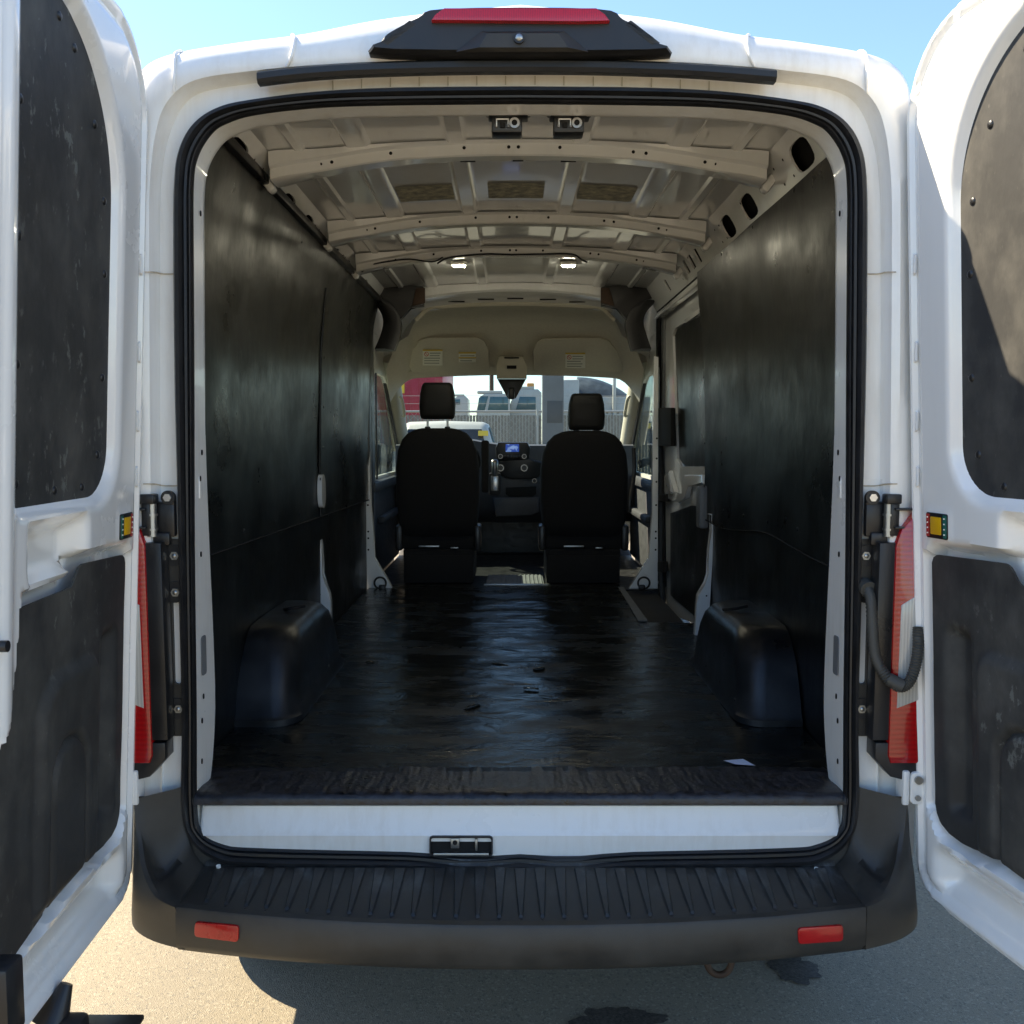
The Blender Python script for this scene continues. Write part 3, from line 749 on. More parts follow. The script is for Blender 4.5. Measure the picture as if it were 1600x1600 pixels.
board('wall_panel', 1, .12, 2.16, lambda y: 1.285-.02*y+.03*NZ(y*1.4, 0, 9), lambda y: 2.384, 'wallpanel', 7.7, .006)
board('lower_panel', -1, .12, 2.20, lambda y: .70, lambda y: SEAM(y)+.004, 'lowpanel', 2.2, .006, -.010)
board('lower_panel', -1, 2.21, 3.40, lambda y: .70, lambda y: SEAM(y)+.004, 'lowpanel', 3.4, .006, -.010)
board('lower_panel', 1, .12, 1.98, lambda y: .70, lambda y: 1.30-.02*y+.03*NZ(y*1.4, 0, 9), 'lowpanel', 5.4, .006, -.010)
b = B(); b.tube([(-wx(z)+.006, 1.948, z) for z in (1.27, 1.5, 1.75, 2.0, 2.15, 2.28)], .006, 8); b.done('seam_strip', 'lowpanel', van)
b = B(); b.tube([(-wx(1.28)+.006, y, SEAM(y)+.001) for y in frange(.13, 3.42, 12)], .003, 6); b.done('seam_bead', 'hole', van)
b = B(); b.tube([(wx(1.28)-.006, y, 1.285-.02*y+.03*NZ(y*1.4, 0, 9)+.001) for y in frange(.13, 2.1, 16)], .003, 6); b.done('seam_bead', 'hole', van)
# dark trim lip along the top of the left boards
b = B(); b.box((-.806, 1.78, 2.438), (.03, 3.3, .03), .004); b.done('panel_lip', 'plastic_s', van)
def rivets(pts, parent, r=.0075):
    b0 = None
    for p, nrm in pts:
        if b0 is None:
            bb = B(); bb.dome((0, 0, 0), (1, 0, 0), r, .45, 10); b0 = bb.done('rivet', 'black', parent); o = b0
        else: o = b0.copy(); COL.objects.link(o)
        o.location = p; o.rotation_euler = Vector(nrm).to_track_quat('X', 'Z').to_euler()
L = []
for z in (2.18, 1.98, 1.76, 1.58, 1.44):
    for y in (1.915, 1.985): L.append(((-wx(z)+.014, y, z), (1, 0, 0)))
for y in (.45, .9, 1.4): L.append(((-wx(2.37)+.014, y, 2.37), (1, 0, 0)))
for y in (.6, 1.1, 1.6): L.append(((wx(2.36)-.014, y, 2.36), (-1, 0, 0)))
for z in (2.2, 1.9, 1.6, 1.4): L.append(((wx(z)-.014, 2.10, z), (-1, 0, 0)))
for y in (.3, .7, 1.1, 1.5, 2.3, 2.7, 3.1): L.append(((-wx(1.33)+.012, y, 1.335-.012*y), (1, 0, 0)))
for y in (.3, .65, 1.0, 1.35, 1.7): L.append(((wx(1.34)-.012, y, 1.35-.02*y), (-1, 0, 0)))
rivets(L, van)
# white body showing through the oval cut-out and the uncovered posts
b = B(); b.plate(oval(1.95, 1.385, .045, .075, 18, 2.4), [], lambda u, v: (-.862, u, v), (-.02, 0, 0)); b.done('cutout_patch', 'white_in', van)
for sx, pl, yp in ((-1, [(493,832),(498,834),(502,850),(503,870),(502,898),(507,910),(514,928),(516,940),(517,991),(510,992),(503,975),(496,966),(495,900)], 2.0), (1, [(1104,803),(1113,803),(1112,830),(1108,860),(1108,898),(1104,912),(1091,930),(1089,945),(1086,993),(1101,994),(1104,980),(1108,962),(1113,880),(1116,806)], 2.0)):
    b = B(); b.prism([at(a, c, yp) for a, c in pl], (0, .05, 0), .004); post = b.done('side_post', 'white_in', van, 30)
    for q in ((500, 929), (500, 970)) if sx < 0 else ((1104, 931), (1103, 975)):
        p = at(*q, yp-.001); b = B(); b.dome(p, (0, -1, 0), .004, .2, 8); b.done('post_hole', 'hole', post)

# wheel arches
for sx in (-1, 1):
    loops = []
    for z, ya, yb, xi, r in ((.0, .600, 1.52, .690, .10), (.02, .600, 1.52, .690, .10), (.03, .612, 1.505, .700, .10), (.10, .640, 1.48, .706, .10), (.18, .69, 1.445, .712, .11), (.235, .735, 1.405, .722, .11), (.265, .775, 1.37, .740, .11), (.278, .82, 1.33, .765, .10), (.281, .95, 1.18, .82, .08)):
        lp_ = [Vector((sx*.89, ya, FZ+z))]
        for k in range(9):
            a = R(90*k/8); lp_.append(Vector((sx*(xi+r*(1-math.sin(a))*.8), ya+r*(1-math.cos(a)), FZ+z)))
        for k in range(9):
            a = R(90*k/8); lp_.append(Vector((sx*(xi+r*(1-math.cos(a))*.8), yb-r*(1-math.sin(a)), FZ+z)))
        lp_.append(Vector((sx*.89, yb, FZ+z)))
        loops.append([p+Vector((.004*NZ(p.y*6, p.z*7, sx), 0, .003*NZ(p.x*8, p.y*5, 2))) for p in lp_])
    b = B(); b.loft(loops, True, False, True); b.done('wheel_arch', 'archp', van, 50)
    for yq in (.72, .95, 1.18, 1.40):
        b = B(); b.dome((sx*.703, yq, FZ+.055), (-sx, 0, .1), .006, .5, 8); b.done('arch_screw', 'black', van)
    b = B(); p = (sx*.80, 1.12, FZ+.278); b.tube(catmull([(p[0]-.05, p[1], p[2]), (p[0]-.02, p[1]-.05, p[2]+.012), (p[0]+.03, p[1]-.02, p[2]+.016)], 5), .006, 6); b.done('arch_tear', 'seal', van)

# floor, mat, sill strip, step well
b = B(); b.box((-.13, 1.80, .68), (1.52, 3.5, .035)); b.box((.76, 1.17, .68), (.26, 2.24, .035)); b.done('cargo_floor', 'seal', van)
def matz(x, y):
    z = FZ+.0035*NZ(x*2, y*1.6, 4)
    cx = math.exp(-((x-.03)/.28)**2)*sstep(.5, 1.0, y)*(1-sstep(3.0, 3.4, y))
    z += cx*.009*NZ(x*3.5+3, y*6, 8)+cx*.003*NZ(x*9, y*21, 2)
    return z
b = B()
def matf(u, v):
    y = lerp(.19, 3.55, v); x = u*.885
    if y > 2.32: x = min(x, .640)
    return Vector((x, y, matz(x, y)))
b.grid(matf, frange(-1, 1, 110), frange(0, 1, 200)); b.done('floor_mat', 'floor', van, 60, 'black rubber mat covering the cargo floor')
# torn flaps in the mat
random.seed(3)
for px, py, w_, a_ in ((738,1105,.06,.5),(830,1078,.055,-.2),(782,1040,.07,-.3),(842,1046,.05,.2),(578,1036,.035,.1)):
    g = atz(px, py, FZ); b = B(); L_ = []
    for k in range(9):
        t = k/8-.5; h = .0055*(1-(2*t)**2)*(1+.8*NZ(k*.9, px, 3))
        c = Vector((g.x+t*w_*math.cos(a_), g.y+t*w_*math.sin(a_)*1.5, FZ+.004))
        L_.append([c+Vector((0, .022, .0)), c+Vector((0, .004, h)), c+Vector((0, -.008, h*.9+.001)), c+Vector((0, -.010, h*.6))])
    b.loft(L_, False); b.done('mat_tear', 'floor', van, 60)
b = B(); xs = frange(-.838, .838, 420)
def strip(x, k):
    e = .83 if k < 4 else .83
    w1 = .003*NZ(x*9, k*2.3, 3)+.0035*NZ(x*31, k*5, 1)+.002*NZ(x*83, k*7, 2)
    y, z = [(.205, .722), (.20, .731), (.15, .734), (.10, .731), (.05, .735), (.012, .734), (-.008, .730), (-.012, .722), (-.012, .708), (.01, .702)][k]
    if 1 <= k <= 5: z += w1; y += .004*NZ(x*6, 3, k)
    if k < 3: y += .012*NZ(x*3.1, 7, 0)
    return Vector((x*(1.0 if k > 3 else .985), y+.004, z))
b.loft([[strip(x, k) for x in xs] for k in range(10)], False); b.done('sill_strip', 'strip', van, 60, 'worn black rubber strip along the rear sill')
# latch opening in the sill
b = B(); pA = at(671, 1306, -.008); pB = at(770, 1306, -.008); zc = .5*(at(720,1306,-.008).z+at(720,1337,-.008).z); xc = .5*(pA.x+pB.x)
hw, hh = (pB.x-pA.x)/2, (at(720,1306,-.008).z-at(720,1337,-.008).z)/2
b.plate(rrect(xc-hw, zc-hh, xc+hw, zc+hh, .008, 3), [rrect(xc-hw+.004, zc-hh+.004, xc+hw-.004, zc+hh-.004, .006, 3)], lambda u, v: (u, -.0125, v), (0, .012, 0)); lat = b.done('latch_opening', 'seal', van)
b = B(); b.box((xc, .006, zc), (hw*1.98, .02, hh*1.98)); b.done('latch_cavity', 'hole', lat)
b = B(); b.box((xc-.015, -.008, zc+.008), (.022, .012, .026), .002); b.box((xc+.038, -.008, zc+.004), (.006, .012, .03), .001); b.box((xc, -.009, zc-.021), (.14, .010, .008), .002); b.done('striker', 'zinc', lat)
b = B(); b.cyl((xc-.015, -.0145, zc+.011), (xc-.015, -.016, zc+.011), .006, 12); b.done('striker_hole', 'hole', lat)
b = B(); b.box((.80, 2.85, .60), (.32, .98, .02)); b.box((.645, 2.85, .665), (.012, .98, .12)); b.done('step_well', 'seal', van)
b = B(); b.prism([(.60, 2.32, .724), (.645, 2.32, .724), (.652, 3.40, .724), (.62, 3.40, .724)], (0, 0, .004)); b.done('step_edge', 'grey', van)

# jamb holes
b = B()
for sx in (-1, 1):
    for z in (2.17, 1.585, 1.52, 1.33, .965, .905, .80):
        x = interp(z, [(p.z, -p.x) for p in si if p.z > .75 and p.z < 2.2][0:1]+sorted([(p.z, -p.x) for p in si if .75 < p.z < 2.25])) 
        b.plate(oval(.05+.02*(z % .1)/.1, z, .004, .007, 10, 2.2), [], lambda u, v: (sx*(x-.0035), u, v), (sx*.002, 0, 0))
b.done('jamb_hole', 'hole', van)
for sx in (-1, 1):
    z = 1.05; x = .803
    b = B(); b.plate(rrect(.05, 1.02, .085, 1.12, .008, 3), [], lambda u, v: (sx*x, u, v), (sx*.002, 0, 0)); b.done('jamb_slot', 'grey', van)
    b = B(); b.prism([(sx*.802, u, v) for u, v in rrect(.05, 1.47, .07, 1.525, .004, 2)], (-sx*.004, 0, 0), .001); b.done('jamb_bumper', 'white', van)

# B pillars
for sx in (-1, 1):
    pl = [(569,921),(614,921),(607,908),(584,872),(582,812),(579,797),(578,705),(573,740),(570,800)] if sx < 0 else [(983,920),(1028,920),(1029,558),(1022,556),(1020,700),(1019,805),(1015,872),(992,906)]
    b = B(); b.prism([at(a, c, 3.42) for a, c in pl], (0, .04, 0), .004); bp = b.done('door_pillar', 'white_in', van, 30)
    b = B()
    for z in (.95, 1.02, 1.06, 1.22, 1.36, 1.5, 1.62): b.dome((at(575 if sx < 0 else 1025, 800, 3.42).x, 3.4185, z), (0, -1, 0), .006, .12, 10)
    b.done('pillar_hole', 'hole', bp)
    # curved black belt trim high on the pillar
    pts = [(592,470),(605,485),(612,505),(609,525),(600,548)] if sx < 0 else [(1013,472),(1000,485),(992,505),(996,525),(1003,548)]
    b = B(); P = catmull([at(a, c, 3.40) for a, c in pts], 5); L_ = []
    for i, p in enumerate(P):
        t = i/(len(P)-1); wd = lerp(.05, .062, t)
        L_.append([p+Vector((sx*wd*.9, 0, .012)), p+Vector((-sx*wd*.1, -.03, .01)), p+Vector((-sx*wd, -.02, 0)), p+Vector((-sx*wd, .05, 0)), p+Vector((sx*wd*.9, .05, 0))])
    b.loft(L_, True, True, True); b.done('belt_trim', 'plastic_s', van, 60)
    # dark bracket where the roof rail meets the cab
    pl = [(585,440),(662,448),(662,478),(640,480),(625,500),(606,470),(588,466)] if sx < 0 else [(1022,440),(940,448),(940,478),(965,480),(980,500),(1002,470),(1019,466)]
    b = B(); b.prism([at(a, c, 3.42) for a, c in pl], (0, .06, 0), .006); b.done('corner_bracket', 'seal', van)
    pl = [(650,450),(664,450),(664,473),(644,478)] if sx < 0 else [(939,450),(952,450),(960,478),(939,473)]
    b = B(); b.prism([at(a, c, 3.405) for a, c in pl], (0, .012, 0), .002); b.done('bracket_tab', 'rust', van)
    # cable ring at the pillar foot
    p = at(594 if sx < 0 else 1006, 911, 3.40)
    b = B(); b.tube([(p.x+.035*math.cos(a), p.y, p.z+.035*math.sin(a)) for a in [2*math.pi*k/20 for k in range(20)]], .006, 6, True); b.box((p.x+sx*-.012, p.y, p.z-.028), (.04, .03, .035), .008); b.done('cable_ring', 'seal', van)
    # cab step scuff and inner door trim below the window
    b = B(); b.box((sx*.925, 4.35, 1.02), (.03, 1.7, .62), .012); b.box((sx*.90, 4.4, 1.31), (.05, 1.4, .07), .02); b.box((sx*.89, 4.45, 1.08), (.06, .9, .05), .02); b.done('cab_door_trim', 'dash', van)
    b = B(); b.box((sx*.925, 3.93, 1.72), (.02, .05, .76), .006); b.box((sx*.915, 4.02, 1.70), (.012, .02, .7), .003); b.done('window_channel', 'seal', van)
    b = B(); b.box((sx*.905, 3.63, 1.65), (.03, .26, 1.4), .01); b.done('pillar_trim', 'grey', van)
    # seat belt
    b = B(); b.loft([[Vector((sx*.875, 3.52, z)), Vector((sx*.875, 3.57, z)), Vector((sx*.873, 3.57, z)), Vector((sx*.873, 3.52, z))] for z in (.85, 1.3, 2.05)], True, True, True); b.done('seat_belt', 'seal', van)
    # cream windscreen pillar
    b = B(); L_ = []
    for t in frange(0, 1, 8):
        y = lerp(4.42, 5.55, t); z = lerp(2.20, 1.50, t); x = lerp(.885, .90, t); e = lerp(.055, .04, t)
        L_.append([Vector((sx*(x+.035), y-.06, z-.05)), Vector((sx*(x-e*.3), y-.04, z-.06)), Vector((sx*(x-e), y+.02, z-.03)), Vector((sx*(x-e), y+.05, z+.02)), Vector((sx*(x+.035), y+.06, z+.05))])
    b.loft(L_, True, True, True); b.done('windscreen_pillar', 'cream', van, 60)
    b = B(); b.tube(catmull([(sx*.845, 4.75, 1.93), (sx*.828, 4.76, 1.90), (sx*.828, 4.9, 1.80), (sx*.845, 4.95, 1.79)], 5), .012, 8); b.done('grab_handle', 'cream', van)
    # door frame black line behind the side glass
    b = B(); b.tube([(sx*.93, 4.58, 2.02), (sx*.935, 5.33, 1.52), (sx*.94, 5.33, 1.34)], .014, 6); b.done('window_seal', 'seal', van)

# sliding door on the right
sld = empty('sliding_door', parent=van)
def atx(px, py, x):
    d = ray(px, py); return CAM+d*((x-CAM.x)/d.x)
def yz(pl, x): return [(p.y, p.z) for p in (atx(a, c, x) for a, c in pl)]
BO = yz([(1051,525),(1055,513),(1064,507),(1103,488),(1116,484),(1116,729),(1066,729),(1058,716)], .905)
fr_o = yz([(1036,486),(1042,474),(1110,424),(1128,412),(1128,990),(1042,958)], .905)
b = B(); b.plate(fr_o, [BO], lambda u, v: (.905, u, v), (.03, 0, 0)); b.done('door_frame', 'white_in', sld, 20)
cb = (sum(p[0] for p in BO)/len(BO), sum(p[1] for p in BO)/len(BO))
b = B(); b.plate([(cb[0]+(u-cb[0])*1.03, cb[1]+(v-cb[1])*1.03) for u, v in BO], [], lambda u, v: (.918, u, v), (.008, 0, 0)); b.done('door_board', 'wallpanel', sld, 20)
b = B(); b.plate(yz([(1048,802),(1080,790),(1116,792),(1116,975),(1092,968),(1048,930)], .895), [], lambda u, v: (.893, u, v), (.006, 0, 0)); b.done('lower_board', 'lowpanel', sld, 20)
b = B(); b.prism([atx(a, c, .903) for a, c in ((1044,742),(1052,735),(1060,770),(1072,774),(1076,742),(1104,742),(1106,756),(1082,758),(1078,778),(1066,786),(1050,780),(1044,770))], (-.025, 0, 0), .008); b.done('inner_pressing', 'white_in', sld)
b = B(); b.prism([atx(a, c, .903) for a, c in ((1072,500),(1100,478),(1100,487),(1074,505))], (-.012, 0, 0), .004); b.done('frame_rib', 'white_in', sld)
b = B(); b.box((.872, 2.14, 1.30), (.05, .08, .20), .015); b.done('pull_handle', 'grey', sld)
b = B()
for (x0, y0, x1, y1) in ((1031,637,1056,697), (1028,772,1047,784), (1024,877,1044,894)):
    b.prism([atx(a, c, .89) for a, c in ((x0, y0), (x1, y0), (x1, y1), (x0, y1))], (-.03, 0, 0), .008)
b.done('door_latch', 'hole', sld)
b = B(); b.tube(catmull([atx(a, c, .882) for a, c in ((1110,418),(1075,443),(1048,462),(1036,473),(1031,490),(1030,540),(1031,640),(1033,760),(1034,900),(1035,945))], 6), .020, 8); b.done('slide_seal', 'seal', sld)
b = B(); b.box((.868, 2.85, 2.355), (.04, 1.4, .03), .006); b.done('slide_track', 'white_in', van)

# ---- cab
b = B()
def hl(u, v):
    y = lerp(3.66, 4.64, v); hwid = interp(y, [(3.66, .66), (3.85, .75), (4.2, .87), (4.64, .90)])
    x = u*hwid; z = interp(y, [(3.66, 2.448), (3.8, 2.43), (4.0, 2.375), (4.16, 2.30), (4.35, 2.215), (4.64, 2.075)])
    z -= .035*u*u+.16*max(0, (abs(u)-.80)/.20)**2
    return Vector((x, y, z))
b.grid(hl, frange(-1, 1, 50), frange(0, 1, 40)); headl = b.done('headliner', 'liner', van, 70)
b = B(); b.tube(catmull([hl(u, 0)+Vector((0, -.006, -.004)) for u in frange(-.93, .93, 14)], 3), .014, 8); b.done('headliner_edge', 'cream', van)
for sx, pl in ((-1, [(644,581),(640,572),(646,546),(655,532),(668,528),(745,528),(757,533),(764,548),(765,575),(762,582)]), (1, [(836,582),(833,575),(833,548),(840,534),(850,529),(938,528),(952,533),(963,548),(973,572),(970,582)])):
    P = []
    for a, c in pl:
        yy = lerp(4.13, 4.56, (c-528)/55); P.append(at(a, c, yy))
    b = B(); b.prism([p+Vector((0, -.022, -.004)) for p in P], (0, .018, .008), .006); vis = b.done('sun_visor', 'liner', van, 40)
    labs = ((-1, 661, 545, 692, 570), (-1, 717, 549, 744, 565)) if sx < 0 else ((1, 883, 550, 914, 574),)
    for j, (_, a0, c0, a1, c1) in enumerate(labs):
        def V(a, c, off): return at(a, c, lerp(4.13, 4.56, (c-528)/55))+Vector((0, -.030-off, -.007-off*.5))
        b = B(); b.face([b.bm.verts.new(V(*q, 0)) for q in ((a0, c0), (a1, c0), (a1, c1), (a0, c1))]); lb = b.done('warning_label', 'label', vis, 0)
        b = B(); b.face([b.bm.verts.new(V(*q, .001)) for q in ((a0, c0), (a1, c0), (a1, c0+2.4), (a0, c0+2.4))])
        if j == 1: b.face([b.bm.verts.new(V(*q, .001)) for q in ((a0, c0+8), (a1, c0+8), (a1, c0+10), (a0, c0+10))])
        b.done('label_band', 'labelyellow', vis, 0)
        b = B()
        for k in range(5 if j == 0 else 3):
            yy = c0+5+k*3.9; x0 = a0+(11 if k < 2 and j == 0 else 2.5); x1 = a1-2-random.random()*5
            if yy+1.6 < c1: b.face([b.bm.verts.new(V(*q, .001)) for q in ((x0, yy), (x1, yy), (x1, yy+1.5), (x0, yy+1.5))])
        b.done('label_text', 'labelline', vis, 0)
        if j == 0:
            b = B(); c_ = (a0+6, c0+7.2)
            o2 = [(c_[0]+3.6*math.cos(t), c_[1]+3.6*math.sin(t)) for t in [2*math.pi*k/16 for k in range(16)]]
            i2 = [(c_[0]+2.7*math.cos(t), c_[1]+2.7*math.sin(t)) for t in [2*math.pi*k/16 for k in range(16)]]
            b.plate(o2, [i2], lambda u, v: V(u, v, .001), (0, -.0002, 0)); b.plate([(c_[0]-2.6, c_[1]-2), (c_[0]-2, c_[1]-2.6), (c_[0]+2.6, c_[1]+2), (c_[0]+2, c_[1]+2.6)], [], lambda u, v: V(u, v, .001), (0, -.0002, 0)); b.done('label_symbol', 'labelred', vis, 0)
    b = B(); p = P[0 if sx < 0 else 9]; b.tube([p+Vector((sx*.06, 0, .0)), p+Vector((0, -.01, .012))], .012, 8); b.done('visor_hinge', 'cream', vis)
# overhead console and mirror sensor housing
b = B(); P0 = [at(a, c, 4.30) for a, c in ((779,557),(818,557),(823,572),(823,592),(776,592),(776,572))]
b.prism(P0, (0, .20, .02), .012); cons = b.done('overhead_console', 'cream', van)
b = B(); b.prism([at(a, c, 4.288) for a, c in ((792,571),(807,571),(807,576),(792,576))], (0, .01, 0)); b.prism([at(a, c, 4.288) for a, c in ((788,558),(811,558),(811,560),(788,560))], (0, .01, 0)); b.done('console_slot', 'hole', cons)
b = B(); b.prism([at(a, c, 4.5) for a, c in ((777,592),(822,592),(806,622),(793,622))], (0, .06, .0), .008); b.box(at(799, 615, 4.49), (.05, .05, .08), .012); b.done('mirror_mount', 'seal', cons)

def seat(px0, px1, ptop, hx0, hx1, hy0, hy1, name, label):
    s = empty(name, parent=van); s['label'] = label
    Y = 3.62
    cx = (at(px0, 750, Y).x+at(px1, 750, Y).x)/2; hw_ = (at(px1, 750, Y).x-at(px0, 750, Y).x)/2; zt = at(700, ptop, Y).z
    loops = []
    for z, wf, th, dy in ((1.00, .80, .05, .03), (1.03, .90, .08, .015), (1.10, .96, .10, .0), (1.25, 1.0, .11, -.01), (zt-.25, 1.0, .11, -.035), (zt-.14, .95, .105, -.045), (zt-.07, .84, .10, -.05), (zt-.03, .70, .09, -.05), (zt-.008, .52, .07, -.05), (zt, .36, .04, -.05)):
        l = []
        for k in range(28):
            a = 2*math.pi*k/28; c, sn = math.cos(a), math.sin(a)
            l.append(Vector((cx+hw_*wf*math.copysign(abs(c)**.5, c), Y+.03+dy+th*.6*math.copysign(abs(sn)**.6, sn), z)))
        loops.append(l)
    b = B(); b.loft(loops, True, True, True); b.done('backrest', 'fabric', s, 60)
    b = B()
    h = [at(hx0, hy0, Y-.02), at(hx1, hy1, Y-.02)]; hc = (h[0]+h[1])/2; w2 = (h[1].x-h[0].x)/2; h2 = (h[0].z-h[1].z)/2
    loops = []
    for t, wf, th in ((-1, .82, .03), (-.93, .92, .045), (-.7, .98, .055), (-.2, 1.0, .06), (.4, .95, .06), (.8, .86, .055), (.95, .78, .045), (1, .70, .03)):
        l = []
        for k in range(24):
            a = 2*math.pi*k/24; c, sn = math.cos(a), math.sin(a)
            l.append(Vector((hc.x+w2*wf*math.copysign(abs(c)**.45, c), hc.y+th*math.copysign(abs(sn)**.6, sn), hc.z+h2*t)))
        loops.append(l)
    b.loft(loops, True, True, True); b.done('headrest', 'leather', s, 60)
    for q in (-.55, .55):
        b = B(); b.cyl((hc.x+w2*q, hc.y, hc.z-h2*.9), (hc.x+w2*q, hc.y, zt-.03), .007, 10); b.done('headrest_post', 'steel', s)
        b = B(); b.box((hc.x+w2*q, hc.y, zt), (.035, .035, .02), .006); b.done('post_collar', 'black', s)
    b = B(); b.box((cx, Y+.30, .985), (hw_*1.95, .55, .13), .04); b.done('cushion', 'fabric', s)
    b = B(); b.box((cx, Y+.28, .80), (hw_*1.7, .5, .18), .01); b.box((cx, Y+.05, .90), (hw_*1.72, .03, .05), .006); b.done('seat_base', 'fabric', s)
    b = B(); b.box((cx-hw_*.95, Y+.08, 1.0), (.045, .18, .16), .015); b.box((cx+hw_*.95, Y+.08, 1.0), (.045, .18, .16), .015); b.done('recliner_cover', 'plastic_s', s)
    b = B(); b.box((cx-.06, Y+.03, .945), (.13, .02, .012), .003); b.box((cx+.1, Y+.03, .935), (.05, .02, .01), .003); b.done('seat_rail', 'zinc', s)
    return s, cx, hw_, zt, Y
ds, cx, hw_, zt, Y = seat(619, 749, 669, 655, 712, 598, 655, 'driver_seat', 'black left front seat with taller headrest and raised armrest')
b = B(); p0 = at(758, 688, 3.66); p1 = at(758, 770, 3.66); b.box(((p0.x+p1.x)/2, 3.68, (p0.z+p1.z)/2), (.05, .07, p0.z-p1.z), .015); b.done('armrest', 'fabric', ds)
seat(844, 981, 673, 887, 945, 615, 672, 'passenger_seat', 'black right front seat with lower headrest')
b = B(); b.tube(catmull([at(990, 700, 3.6), at(991, 740, 3.6), at(985, 780, 3.55), at(984, 800, 3.55)], 5), .012, 6, flat=.4); b.done('seat_belt', 'seal', van)

# dashboard
b = B(); secs = []
for x in frange(-.90, .90, 24):
    q = math.exp(-(x/.22)**2); hump = .05*math.exp(-((x+.42)/.22)**2)
    secs.append([Vector((x, y, z)) for y, z in ((5.6, 1.52), (5.25, 1.56), (4.98, 1.575+hump), (4.93-.03*q, 1.565+hump), (4.92-.05*q, 1.50+hump*.4), (4.90-.06*q, 1.30), (4.92-.08*q, 1.12), (5.05-.1*q, .98), (5.6, .95))])
b.loft(secs, True, True, True); dash = b.done('dashboard', 'dash', van, 50)
Yd = 4.80
b = B(); b.prism([at(a, c, Yd) for a, c in ((778,691),(824,691),(829,700),(827,716),(775,716),(774,700))], (0, .12, 0), .012); b.done('screen_housing', 'plastic_s', dash)
b = B(); b.prism([at(a, c, Yd-.008) for a, c in ((790,694),(811,694),(811,706),(790,706))], (0, .01, 0), .002); b.done('screen', 'screen', dash)
b = B(); b.prism([at(a, c, Yd+.01) for a, c in ((776,718),(827,718),(850,722),(848,740),(838,748),(795,748),(778,742))], (0, .1, 0), .012); b.done('centre_stack', 'plastic_s', dash)
for px, py, r in ((782,713,.018), (819,713,.018), (782,731,.026), (819,731,.026), (835,751,.018)):
    p = at(px, py, Yd-.01); b = B(); b.cyl(p, p+Vector((0, -.02, 0)), r, 18); k = b.done('knob', 'chrome', dash)
    b = B(); b.cyl(p+Vector((0, -.018, 0)), p+Vector((0, -.024, 0)), r*.74, 16); b.done('knob_face', 'plastic_s', dash)
b = B()
for k in range(6): p = at(789+k*4.6, 713, Yd-.006); b.box(p, (.017, .01, .016), .003)
b.done('radio_button', 'dash', dash)
b = B(); b.prism([at(a, c, Yd+.02) for a, c in ((790,762),(838,760),(838,772),(833,776),(795,776),(790,772))], (0, .05, 0), .006); b.done('storage_bin', 'hole', dash)
b = B(); b.prism([at(a, c, Yd+.0) for a, c in ((770,778),(842,776),(842,800),(832,806),(775,808))], (0, .2, 0), .02); b.done('lower_console', 'dash', dash)
p = at(773, 731, 4.62); q = at(773, 752, 4.66)
b = B(); b.loft([[p+Vector((r*math.cos(a), r*.8*math.sin(a), dz)) for a in [2*math.pi*k/14 for k in range(14)]] for dz, r in ((.06, .012), (.055, .024), (.03, .030), (-.02, .026), (-.06, .016))], True, True, True); gs = b.done('gear_lever', 'chrome', van, 60)
b = B(); b.box((q.x, q.y+.05, q.z-.02), (.085, .10, .16), .01); b.done('lever_gaiter', 'plastic_s', gs)
b = B(); b.box((q.x, q.y-.003, q.z-.015), (.055, .012, .11), .004); b.done('lever_plate', 'steel', gs)
# steering wheel, ahead of the driver seat
b = B(); rot = Matrix.Rotation(R(-62), 3, 'X'); c_ = Vector((-.45, 4.62, 1.46))
b.tube([c_+rot @ Vector((.19*math.cos(a), .19*math.sin(a), 0)) for a in [2*math.pi*k/32 for k in range(32)]], .016, 8, True); b.cyl(c_+rot @ Vector((0, 0, -.04)), c_+rot @ Vector((0, 0, .03)), .07, 16); b.box(c_, (.36, .04, .02), .006, rot); b.done('steering_wheel', 'leather', van)
# cab floor and ribbed step mat between the seats
b = B(); b.box((0, 4.4, .665), (1.84, 1.75, .05)); b.done('cab_floor', 'seal', van)
b = B(); b.box((0, 3.80, .697), (.37, .56, .012), .004)
for k in range(14): b.box((-.17+k*.026, 3.80, .705), (.010, .54, .006), .002)
b.done('ribbed_mat', 'grey', van)
b = B(); b.box((.005, 3.535, .715), (.40, .03, .02), .005); b.done('floor_edge', 'zinc', van)
b = B(); b.box((0, 5.58, 1.1), (1.8, .06, .9)); b.done('bulkhead', 'seal', van)

